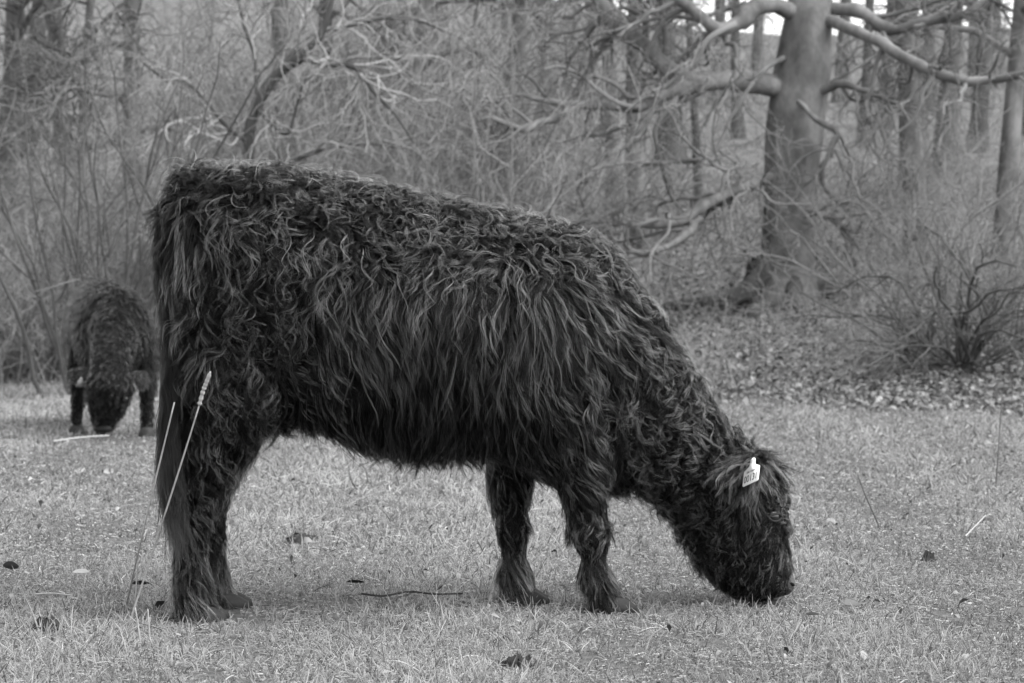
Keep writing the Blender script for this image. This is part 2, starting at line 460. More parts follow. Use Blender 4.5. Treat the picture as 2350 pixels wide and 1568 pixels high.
BT = [
    (2095, 37, .19, .0, "stout dark trunk right of the big tree, nearest of the right-hand stand", M_BARK2),
    (2185, 41, .16, .01, "straight dark trunk against bright sky in the upper right", M_BARK2),
    (2255, 46, .15, -.01, "dark trunk leaning slightly beside the widest patch of white sky", M_BARK2),
    (2318, 34, .065, .01, "slim sapling trunk near the right edge under the sky gap", M_BARK2),
    (2035, 52, .14, .005, "grey trunk far back just right of the big tree's upper limbs", M_BARK2),
    (1985, 47, .09, -.01, "thin trunk close right of the big tree, far up the bank", M_BARK2),
    (1585, 34, .055, .0, "slender pole-like trunk left of the big tree, crossed by its limb", M_BARK2),
    (1522, 45, .19, .0, "broad trunk standing on the pale clearing left of the big tree", M_BARK2),
    (1410, 36, .12, .0, "grey trunk with dark knots between the big limb and the cow's withers", M_BARK),
    (1462, 40, .07, .005, "thin dark trunk close beside the knotted grey trunk", M_BARK2),
    (1245, 50, .19, -.01, "wide dim trunk behind the twigs above the middle of the cow's back", M_BARK2),
    (1165, 42, .10, .01, "dim trunk left of the wide dim one, above the cow's back", M_BARK2),
    (1700, 48, .10, .0, "narrow trunk just left of the big tree against a bright gap", M_BARK2),
    (662, 29, .125, .004, "upright grey trunk rising from the thorn thicket above the cow's rump", M_BARK),
    (18, 36, .17, .0, "dark trunk at the extreme left edge", M_BARK2),
    (80, 39, .16, .005, "second dark trunk from the left edge", M_BARK2),
    (140, 42, .16, -.005, "third dark trunk from the left, before the bright gaps", M_BARK2),
    (205, 37, .08, .008, "thinner dark trunk beside the bright gaps at upper left", M_BARK2),
]
BT += [
    (2140, 58, .16, .004, "faint trunk between the stout dark trunk and the straight one, far up the bank", M_BARK2),
    (2225, 64, .17, -.003, "distant trunk just left of the widest patch of sky", M_BARK2),
    (2290, 70, .17, .002, "distant trunk just right of the widest patch of sky", M_BARK2),
    (2345, 50, .13, .0, "dim trunk at the extreme right edge", M_BARK2),
    (1940, 62, .16, .0, "distant trunk touching the big tree's right side", M_BARK2),
    (1640, 60, .15, .003, "distant trunk in the bright gap under the looping limb", M_BARK2),
    (1745, 66, .15, .0, "distant trunk touching the big tree's left side", M_BARK2),
    (1350, 62, .16, .0, "distant trunk left of the thick slanting limb", M_BARK2),
]
for (px, d, r, ln, lab, bk) in BT:
    left_ = px < 250
    back_tree(px, d, r, ln, lab, bk, 12., (.05, .10) if left_ else (.07, .14), 16 if left_ else 11, .08 if left_ else .2)

# ------------------------------------------------------------------ shrubs
def shrub(name, base, label, stems, stem_L, spread, r0, bark, tone, n1=8, n2=5, L1=(.4, 1.2), L2=(.15, .5), trop=(0, 0, .1), group=None, bow=0.0, K=12, base_r=.12, wig=.12, cat="shrub"):
    P0 = np.empty((stems, K, 3))
    az = rng.uniform(0, 2 * np.pi, stems); inc = rng.uniform(*spread, stems)
    d = np.stack([np.sin(inc) * np.cos(az), np.sin(inc) * np.sin(az), np.cos(inc)], -1)
    p = np.asarray(base)[None] + np.stack([np.cos(az), np.sin(az), 0 * az], -1) * rng.uniform(0, base_r, stems)[:, None]
    p[:, 2] -= .05
    L = rng.uniform(*stem_L, stems)
    P0[:, 0] = p
    for j in range(1, K):
        tr = np.asarray(trop) + np.stack([d[:, 0], d[:, 1], -np.ones(stems) * .6], -1) * bow * (j / K)
        d = unit(d + rng.normal(size=d.shape) * wig + tr * .3)
        P0[:, j] = P0[:, j - 1] + d * (L / (K - 1))[:, None]
    R0 = (r0 * rng.uniform(.55, 1.15, stems))[:, None] * np.linspace(1, .25, K)
    root = tag(empty(name, base), label, cat, group)
    for i in range(stems):
        V, F = tubes(P0[i], R0[i], 6)
        mesh_obj("stem", V, F, bark, root)
    a = sprout(P0, R0, n1, L1, (.35, 1.0), .55, 8, .22, trop, .2, .003)
    c = sprout(a[0], a[1], n2, L2, (.4, 1.1), .7, 6, .28, (0, 0, 0), .15, .002)
    P = np.concatenate([a[0][:, np.linspace(0, 7, 6).round().astype(int)], c[0]]); R = np.concatenate([a[1][:, :6], c[1]])
    hair_obj("twigs", P, R, M_TWIG, root, twig_tone(len(P), *tone))
    return root

G_SH = "leafless shrubs along the edge of the wood"
shrub("hazel_shrub", on_ground(235, 20.3), "upright many-stemmed dark shrub directly behind the smaller cow", 22, (2.2, 3.6), (.05, .42), .021, M_BARK2, (.05, .16), 6, 4, trop=(0, 0, .12), group=G_SH, base_r=.5)
shrub("low_shrub", G(2205, 838), "low dark shrub fanning from a black base at far right", 46, (.5, 2.4), (.3, 1.25), .021, M_BARK2, (.05, .18), 6, 4, (.3, .9), (.12, .4), trop=(0, 0, .03), group=G_SH, base_r=.14, bow=.7, wig=.2)
shrub("thorn_bush", on_ground(60, 24.2), "pale tangled bush at the left edge", 26, (1.6, 3.0), (.1, .8), .012, M_BARK3, (.16, .38), 9, 6, group=G_SH, bow=.6, base_r=.7)
shrub("thorn_bush", on_ground(420, 25.5), "pale arching bush between the two cows", 22, (1.8, 3.2), (.1, .8), .013, M_BARK3, (.16, .36), 9, 6, group=G_SH, bow=.6, base_r=.7)
shrub("thorn_bush", on_ground(600, 25.0), "tangled grey bush behind the big cow's rump", 22, (2, 3.4), (.1, .75), .016, M_BARK, (.15, .34), 9, 6, group=G_SH, bow=.5, base_r=.7)
shrub("thorn_bush", on_ground(860, 24.5), "tall tangled bush behind the big cow's loin", 22, (2.4, 4.0), (.1, .7), .016, M_BARK3, (.16, .38), 10, 6, group=G_SH, bow=.5, base_r=.7)
shrub("thorn_bush", on_ground(1080, 23.5), "dense pale bush behind the middle of the big cow's back", 22, (2.2, 3.8), (.1, .75), .016, M_BARK3, (.16, .38), 10, 6, group=G_SH, bow=.5, base_r=.7)
shrub("thorn_bush", on_ground(2130, 23.0), "thin pale bush of crossing stems right of the big tree", 14, (1.6, 3.0), (.2, .9), .014, M_BARK3, (.12, .24), 7, 5, group=G_SH, bow=.4, base_r=.5)
shrub("thorn_bush", on_ground(2300, 20.5), "fine twiggy bush cut by the right edge", 12, (1.0, 2.0), (.2, 1.0), .009, M_BARK, (.11, .22), 7, 6, group=G_SH, bow=.4, base_r=.4)

# the twisted old hawthorn with a black fork, above the cow's rump
hb = on_ground(585, 23.5)
hp, hr = path([(560, 640, 23.5), (575, 480, 23.5), (570, 330, 23.4), (590, 240, 23.4), (640, 165, 23.3), (690, 130, 23.2), (740, 70, 23.1), (770, -40, 23), (800, -200, 23)], [.07, .06, .055, .06, .055, .05, .035, .02, .008], 24)
hp[:2, 2] = np.minimum(hp[:2, 2], hb[2] + .2); hp[0] = hb - np.array([0, 0, .05])
hl = [path([(690, 135, 23.2), (745, 146, 23), (800, 150, 22.9), (835, 170, 22.8), (860, 215, 22.7), (905, 260, 22.6), (950, 330, 22.6)], [.03, .03, .028, .025, .02, .014, .005], 14),
      path([(585, 245, 23.4), (640, 300, 23.1), (665, 300, 23), (690, 210, 22.9), (720, 140, 22.8)], [.02, .018, .016, .014, .008], 14),
      path([(590, 240, 23.4), (585, 130, 23.5), (560, 60, 23.5), (540, -30, 23.5), (500, -120, 23.5)], [.022, .02, .018, .014, .006], 14),
      path([(572, 330, 23.4), (520, 290, 23.2), (470, 230, 23.1), (430, 190, 23), (380, 180, 22.9)], [.025, .022, .018, .012, .005], 14),
      path([(640, 165, 23.3), (700, 95, 23.4), (800, 60, 23.4), (930, 40, 23.3), (1060, 90, 23.2)], [.03, .026, .02, .015, .005], 14),
      path([(575, 420, 23.5), (640, 390, 23.3), (720, 350, 23.2), (830, 330, 23.1), (950, 345, 23)], [.03, .026, .02, .014, .005], 14)]
HP = np.stack([x[0] for x in hl]); HR = np.stack([x[1] for x in hl])
a = sprout(HP, HR, 16, (.5, 1.5), (.4, 1.2), .5, 8, .3, (0, 0, -.03), .1, .004)
b = sprout(a[0], a[1], 7, (.2, .7), (.4, 1.2), .65, 6, .3, (0, 0, -.02), .1, .0028)
finish_tree("hawthorn_tree", hb, "crooked old thorn tree with black forked branch above the big cow's rump", "tree", None,
            [trunk_tube(hp, hr, 10, .2, .08)], hl, [a, b], M_BARK2, .16, .38)

# boughs that hang into the top of the picture from trees standing to the left and middle
def hanging_tree(px, d, label, starts, tone, h=7.5):
    b0 = on_ground(px, d)
    n = 14; t = np.linspace(0, 1, n)
    P = b0 + np.stack([.15 * np.sin(4 * t + px), .1 * np.sin(5 * t), t * h - .1], -1)
    R = .11 * (1 - .7 * t) + .02
    lm = sprout(P[None], R[None], starts, (1.6, 3.4), (.9, 1.5), .42, 11, .16, (0, 0, -.10), .3, .012)
    a = sprout(lm[0], lm[1], 13, (.5, 1.8), (.4, 1.2), .55, 8, .3, (0, 0, -.07), .15, .006)
    c = sprout(a[0], a[1], 8, (.2, .8), (.4, 1.2), .7, 6, .35, (0, 0, -.04), .15, .004)
    finish_tree("drooping_tree", b0, label, "tree", "trees with drooping twigs along the thicket", [trunk_tube(P, R, 10, .3, .06)], list(zip(*lm)), [a, c], M_BARK, *tone)
hanging_tree(330, 27.5, "drooping tree with twigs hanging into the upper left", 16, (.07, .18))
hanging_tree(960, 27.0, "drooping pale-twigged tree filling the top centre", 22, (.16, .38))
hanging_tree(1180, 29.5, "drooping pale-twigged tree left of the long bare limb", 18, (.15, .36))
hanging_tree(2075, 28.0, "drooping tree with a curtain of fine twigs right of the big tree", 13, (.09, .24))
hanging_tree(2330, 27.0, "drooping tree hanging in from the right edge", 13, (.09, .22))
hanging_tree(1480, 32.0, "drooping tree seen beneath the long bare limb", 14, (.09, .22))
hanging_tree(770, 31.0, "drooping tree behind the crooked thorn tree", 18, (.14, .32))

# the thicket behind, a mass nobody could count
def thicket(name, label, specs, tone, rr=(.004, .010), mr=.0028, per=6, sub=3):
    Ps, Rs = [], []
    for (x0, x1, d0, d1, cnt, L, inc) in specs:
        px = rng.uniform(x0, x1, cnt); d = rng.uniform(d0, d1, cnt)
        x = (px - 1175) / F_PX * d
        p = np.stack([x, d, terrain(x, d) - .03], -1)
        az = rng.uniform(0, 6.283, cnt); ic = rng.uniform(*inc, cnt)
        dr = np.stack([np.sin(ic) * np.cos(az), np.sin(ic) * np.sin(az), np.cos(ic)], -1)
        ln = rng.uniform(*L, cnt); K = 8
        P = np.empty((cnt, K, 3)); P[:, 0] = p
        for j in range(1, K):
            dr = unit(dr + rng.normal(size=dr.shape) * .2 + np.array([0, 0, -.05 * j / K]))
            P[:, j] = P[:, j - 1] + dr * (ln / (K - 1))[:, None]
        R = rng.uniform(*rr, cnt)[:, None] * np.linspace(1, .3, K)
        a = sprout(P, R, per, (.3, 1.0), (.4, 1.2), .65, 8, .33, (0, 0, -.01), .15, mr)
        c = sprout(a[0], a[1], sub, (.1, .5), (.4, 1.2), .75, 8, .35, (0, 0, 0), .15, mr * .75)
        Ps += [P, a[0], c[0]]; Rs += [R, a[1], c[1]]
    P = np.concatenate(Ps); R = np.concatenate(Rs)
    o = hair_obj(name, P, R, M_TWIG, None, twig_tone(len(P), *tone))
    return tag(o, label, "undergrowth", None, "stuff")
thicket("undergrowth", "tangle of pale leafless twigs filling the left and middle of the wooded bank",
        [(-1100, -250, 24, 40, 260, (1.2, 4), (.05, .8)), (-250, 300, 23.0, 28, 230, (.8, 2.4), (.05, .85)), (300, 1230, 23.5, 28, 340, (1.4, 4.2), (.05, .75)), (-300, 300, 28, 36, 130, (1.0, 3.0), (.05, .8)), (300, 1300, 28, 38, 360, (2.0, 5.5), (.05, .7)), (300, 1400, 38, 60, 300, (2, 6), (.05, .7))], (.10, .30), (.006, .013), .0042, 9, 4)
thicket("undergrowth", "thin brush of grey twigs on the bank to the right of the big tree",
        [(2600, 3400, 21, 45, 200, (.8, 3), (.1, .9)), (1300, 2600, 27, 42, 260, (.5, 1.8), (.05, .9)), (1980, 2600, 21, 30, 130, (.7, 2.0), (.2, 1.1)),
         (1500, 2100, 19, 23, 40, (.15, .4), (.05, 1.0)), (1400, 2600, 44, 80, 520, (1.5, 5), (.05, .7))], (.12, .28), (.004, .011), .003)

# ================================================================== cattle
def loft(sections, n=30, m=28):
    """sections: (top_px, top_py, bottom_px, bottom_py, half_width_m, y, power) smoothly interpolated"""
    S = []
    for s in sections:
        T = U(s[0], s[1], s[5]); B = U(s[2], s[3], s[5])
        S.append(np.concatenate([(T + B) / 2, (T - B) / 2, [s[4], s[6] if len(s) > 6 else 2.0]]))
    S = spline(np.array(S), n)
    an = np.linspace(0, 2 * np.pi, m, endpoint=False)
    e = (2 / np.clip(S[:, 7], 1.6, 4))[:, None]
    sa = np.sign(np.sin(an)) * np.abs(np.sin(an)) ** e; ca = np.sign(np.cos(an)) * np.abs(np.cos(an)) ** e
    V = S[:, None, :3] + sa[..., None] * S[:, None, 3:6] + (ca * np.maximum(S[:, 6:7], .004))[..., None] * np.array([0, 1., 0])
    idx = np.arange(n * m).reshape(n, m)
    a = idx[:-1]; b = np.roll(a, -1, 1); c = idx[1:]; d = np.roll(c, -1, 1)
    Fq = np.stack([a, b, d, c], -1).reshape(-1, 4)
    caps = np.stack([idx[0][::-1], idx[-1]])
    return V.reshape(-1, 3), [Fq, caps]
def loft3(sections, n=24, m=20):
    """sections: centre(3), axis u(3), axis v(3)"""
    S = spline(np.array([np.concatenate(s) for s in sections]), n)
    an = np.linspace(0, 2 * np.pi, m, endpoint=False)
    V = S[:, None, :3] + np.cos(an)[None, :, None] * S[:, None, 3:6] + np.sin(an)[None, :, None] * S[:, None, 6:9]
    idx = np.arange(n * m).reshape(n, m)
    a = idx[:-1]; b = np.roll(a, -1, 1); c = idx[1:]; d = np.roll(c, -1, 1)
    return V.reshape(-1, 3), [np.stack([a, b, d, c], -1).reshape(-1, 4), np.stack([idx[0][::-1], idx[-1]])]
def fix_normals(o):
    import bmesh
    bm = bmesh.new(); bm.from_mesh(o.data); bmesh.ops.recalc_face_normals(bm, faces=bm.faces); bm.to_mesh(o.data); bm.free()
def fuse(name, parts, voxel, mat, parent, smooth_it=8):
    V, F = merge(parts)
    o = mesh_obj(name + "_tmp", V, F, mat)
    fix_normals(o)
    r = o.modifiers.new("r", 'REMESH'); r.mode = 'VOXEL'; r.voxel_size = voxel; r.use_smooth_shade = True
    s = o.modifiers.new("s", 'SMOOTH'); s.factor = .5; s.iterations = smooth_it
    dg = bpy.context.evaluated_depsgraph_get()
    me = bpy.data.meshes.new_from_object(o.evaluated_get(dg))
    bpy.data.objects.remove(o)
    me.name = name
    me.materials.clear(); me.materials.append(mat)
    me.polygons.foreach_set('use_smooth', np.ones(len(me.polygons), bool))
    ob = bpy.data.objects.new(name, me); COL.objects.link(ob); attach(ob, parent)
    return ob
def scatter(me, n, weight=None, r=rng):
    """n random surface points with smooth normals (mesh coordinates)"""
    me.calc_loop_triangles()
    nv = len(me.vertices)
    co = np.empty(nv * 3, np.float32); me.vertices.foreach_get('co', co); co = co.reshape(-1, 3).astype(float)
    no = np.empty(nv * 3, np.float32); me.vertices.foreach_get('normal', no); no = no.reshape(-1, 3).astype(float)
    t = np.empty(len(me.loop_triangles) * 3, np.int32); me.loop_triangles.foreach_get('vertices', t); t = t.reshape(-1, 3)
    A = co[t[:, 0]]; B = co[t[:, 1]]; C = co[t[:, 2]]
    ar = np.linalg.norm(np.cross(B - A, C - A), axis=1)
    if weight is not None: ar = ar * weight((A + B + C) / 3, unit(no[t].mean(1)))
    ar = ar / ar.sum()
    i = r.choice(len(t), n, p=ar)
    a, b = r.random(n), r.random(n); s = a + b > 1; a[s] = 1 - a[s]; b[s] = 1 - b[s]
    c = 1 - a - b
    P = A[i] * c[:, None] + B[i] * a[:, None] + C[i] * b[:, None]
    Nn = unit(no[t[i, 0]] * c[:, None] + no[t[i, 1]] * a[:, None] + no[t[i, 2]] * b[:, None])
    return P, Nn

_ph = rng.uniform(0, 6.28, (6, 3)); _kv = rng.normal(size=(6, 3))
def swirl(P, f):
    v = 0
    for i in range(6): v = v + np.sin((P @ _kv[i]) * f + _ph[i, 0])
    return v / 2.5
def idw(u, v, ctrl, p=3.0):
    C = np.asarray(ctrl, float)
    d2 = (u[:, None] - C[None, :, 0]) ** 2 + (v[:, None] - C[None, :, 1]) ** 2 + 100.
    W = d2 ** (-p / 2)
    W /= W.sum(1, keepdims=True)
    return W @ C[:, 2:]

def locks(P, Nn, D, L, amp, turns, lift, per, spread, rad, K, tone, clump=.93, frizz=.0007, droop=.35, tipgain=2.6, rootdark=.25, strandlen=(.6, 1.12), stray=.06, ph=None, sg=None, pull=None):
    """wavy locks: every root P grows `per` strands that close to a common curl. All per-lock arrays."""
    n = len(P)
    t = np.linspace(0, 1, K)
    D = unit(D - (D * Nn).sum(1, keepdims=True) * Nn * .98 + 1e-6)
    e2 = np.cross(D, Nn)
    if ph is None: ph = rng.uniform(0, 2 * np.pi, n); sg = rng.choice([-1, 1], n)
    g = np.array([0, 0, -1.])
    gi = np.minimum((g * Nn).sum(1), 0)[:, None]
    gt = g - gi * Nn                      # gravity without its inward part
    step = unit(Nn * lift[:, None] + D * (1 - .5 * lift[:, None]))
    C = np.empty((n, K, 3)); C[:, 0] = P; d = step.copy()
    for j in range(1, K):
        d = unit(d * 1.0 + (D * .25 - Nn * lift[:, None] * .22) * (.5) + gt * (droop / K) * 2.2)
        C[:, j] = C[:, j - 1] + d * (L / (K - 1))[:, None]
    ang = 2 * np.pi * turns[:, None] * t[None] + ph[:, None]
    env = (amp[:, None] * (t[None] ** .8))
    lat = np.sin(ang) - np.sin(ph)[:, None]
    off = env[..., None] * ((lat * sg[:, None])[..., None] * e2[:, None] + ((np.cos(ang) * .45 + .45))[..., None] * Nn[:, None])
    C = C + off
    if pull is not None: C = C + pull[:, None] * (t ** .9)[None, :, None]
    # strands
    N = n * per
    q = rng.normal(size=(n, per, 2)) * spread[:, None, None] * .6
    J = q[..., :1] * e2[:, None] + q[..., 1:] * D[:, None]
    fr = rng.uniform(*strandlen, (n, per))
    tt = fr[..., None] * t * (K - 1)
    tt = np.minimum(tt, K - 1.001); k0 = tt.astype(int); f = (tt - k0)[..., None]
    ii = np.arange(n)[:, None, None]
    S = C[ii, k0] * (1 - f) + C[ii, k0 + 1] * f
    cl = np.clip(clump + rng.normal(size=(n, per)) * .12, 0, .97)
    cl = np.where(rng.random((n, per)) < stray, .1, cl)
    conv = 1 - cl[..., None] * (t ** .6)
    S = S + J[:, :, None] * conv[..., None]
    wob = np.cumsum(rng.normal(size=(n, per, K, 3)), 2) * frizz
    wob[:, :, 0] = 0
    S = S + wob
    S = S.reshape(N, K, 3)
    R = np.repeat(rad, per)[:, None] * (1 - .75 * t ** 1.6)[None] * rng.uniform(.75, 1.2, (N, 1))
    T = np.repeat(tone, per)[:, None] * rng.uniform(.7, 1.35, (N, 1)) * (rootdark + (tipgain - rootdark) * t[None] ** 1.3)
    return S, R, T

# ------------------------------------------------------------------ the big cow
def yc(px): return 6.22 + (px - 455) / 940.0 * 0.14
cow = tag(empty("cow", (U(900, 1405, yc(900))[0], yc(900), 0.0)), "large shaggy black cow grazing side-on in the foreground, white ear tag", "cow")
def sec(tx, ty, bx, by, hw, p=2.0, y=None): return (tx, ty, bx, by, hw, yc((tx + bx) / 2) if y is None else y, p)
torso = loft([sec(392, 560, 392, 800, .03), sec(402, 462, 400, 900, .11), sec(430, 412, 420, 950, .17, 2.2), sec(500, 405, 500, 985, .225, 2.4), sec(600, 402, 600, 970, .255, 2.4),
              sec(700, 414, 700, 958, .265, 2.4), sec(850, 442, 850, 1008, .285, 2.3), sec(1000, 472, 1000, 1022, .295, 2.2), sec(1150, 502, 1140, 1028, .28, 2.2),
              sec(1280, 530, 1260, 1088, .25, 2.2), sec(1370, 568, 1340, 1102, .20, 2.1), sec(1430, 640, 1400, 1060, .13), sec(1460, 720, 1440, 1000, .05)], 44, 36)
neck = loft([sec(1330, 560, 1240, 1040, .19), sec(1400, 600, 1320, 1085, .18), sec(1470, 680, 1395, 1112, .158), sec(1540, 785, 1450, 1114, .13), sec(1607, 890, 1500, 1142, .115),
             sec(1665, 980, 1545, 1175, .10), sec(1725, 1040, 1565, 1220, .105), sec(1775, 1075, 1588, 1262, .112), sec(1802, 1140, 1612, 1300, .108), sec(1806, 1205, 1640, 1328, .092),
             sec(1808, 1265, 1676, 1352, .08), sec(1814, 1310, 1708, 1370, .077), sec(1814, 1342, 1738, 1377, .066), sec(1804, 1364, 1760, 1378, .04)], 50, 30)
def leg(sl, n=26, m=18):
    """slices (x_front, x_back, y_px, half_depth, dist)"""
    S = []
    for a, b, v, hd, y in sl:
        A = U(a, v, y); B = U(b, v, y)
        S.append(((A + B) / 2, (A - B) / 2, np.array([0, hd, 0])))
    return loft3(S, n, m)
yh, yH, yf, yF = 6.10, 6.36, 6.27, 6.44
nh = leg([(640, 430, 700, .07, yh + .02), (690, 412, 800, .10, yh - .01), (655, 412, 900, .105, yh - .01), (590, 412, 1000, .09, yh), (535, 408, 1080, .07, yh), (502, 392, 1145, .062, yh), (486, 394, 1185, .055, yh),
          (474, 404, 1275, .045, yh), (482, 400, 1335, .052, yh), (486, 408, 1372, .05, yh), (500, 408, 1400, .058, yh), (506, 410, 1424, .06, yh)])
fh = leg([(640, 430, 700, .07, yH), (680, 425, 800, .10, yH + .02), (640, 430, 900, .10, yH + .01), (590, 430, 1000, .085, yH), (545, 435, 1080, .065, yH), (520, 440, 1150, .052, yH), (514, 446, 1200, .045, yH),
          (515, 455, 1270, .04, yH), (522, 462, 1320, .045, yH), (530, 470, 1350, .043, yH), (546, 474, 1375, .052, yH), (552, 476, 1396, .055, yH)])
nf = leg([(1420, 1270, 830, .07, yf + .02), (1412, 1275, 930, .088, yf), (1394, 1282, 1030, .084, yf), (1386, 1286, 1110, .07, yf), (1380, 1304, 1165, .056, yf), (1396, 1308, 1212, .064, yf), (1393, 1318, 1240, .058, yf),
          (1386, 1336, 1280, .044, yf), (1404, 1328, 1322, .054, yf), (1414, 1346, 1350, .05, yf), (1428, 1356, 1376, .056, yf), (1434, 1362, 1399, .058, yf)], 34)
ff = leg([(1250, 1125, 850, .06, yF), (1238, 1122, 960, .078, yF), (1226, 1122, 1050, .075, yF), (1214, 1130, 1120, .064, yF), (1206, 1144, 1165, .052, yF), (1216, 1142, 1202, .060, yF), (1210, 1146, 1230, .054, yF),
          (1202, 1156, 1268, .042, yF), (1214, 1142, 1308, .053, yF), (1216, 1152, 1338, .047, yF), (1230, 1152, 1368, .054, yF), (1236, 1154, 1390, .056, yF)], 34)
body = fuse("body", [torso, neck, nh, fh, nf, ff], .011, M_SKIN, cow, 6)

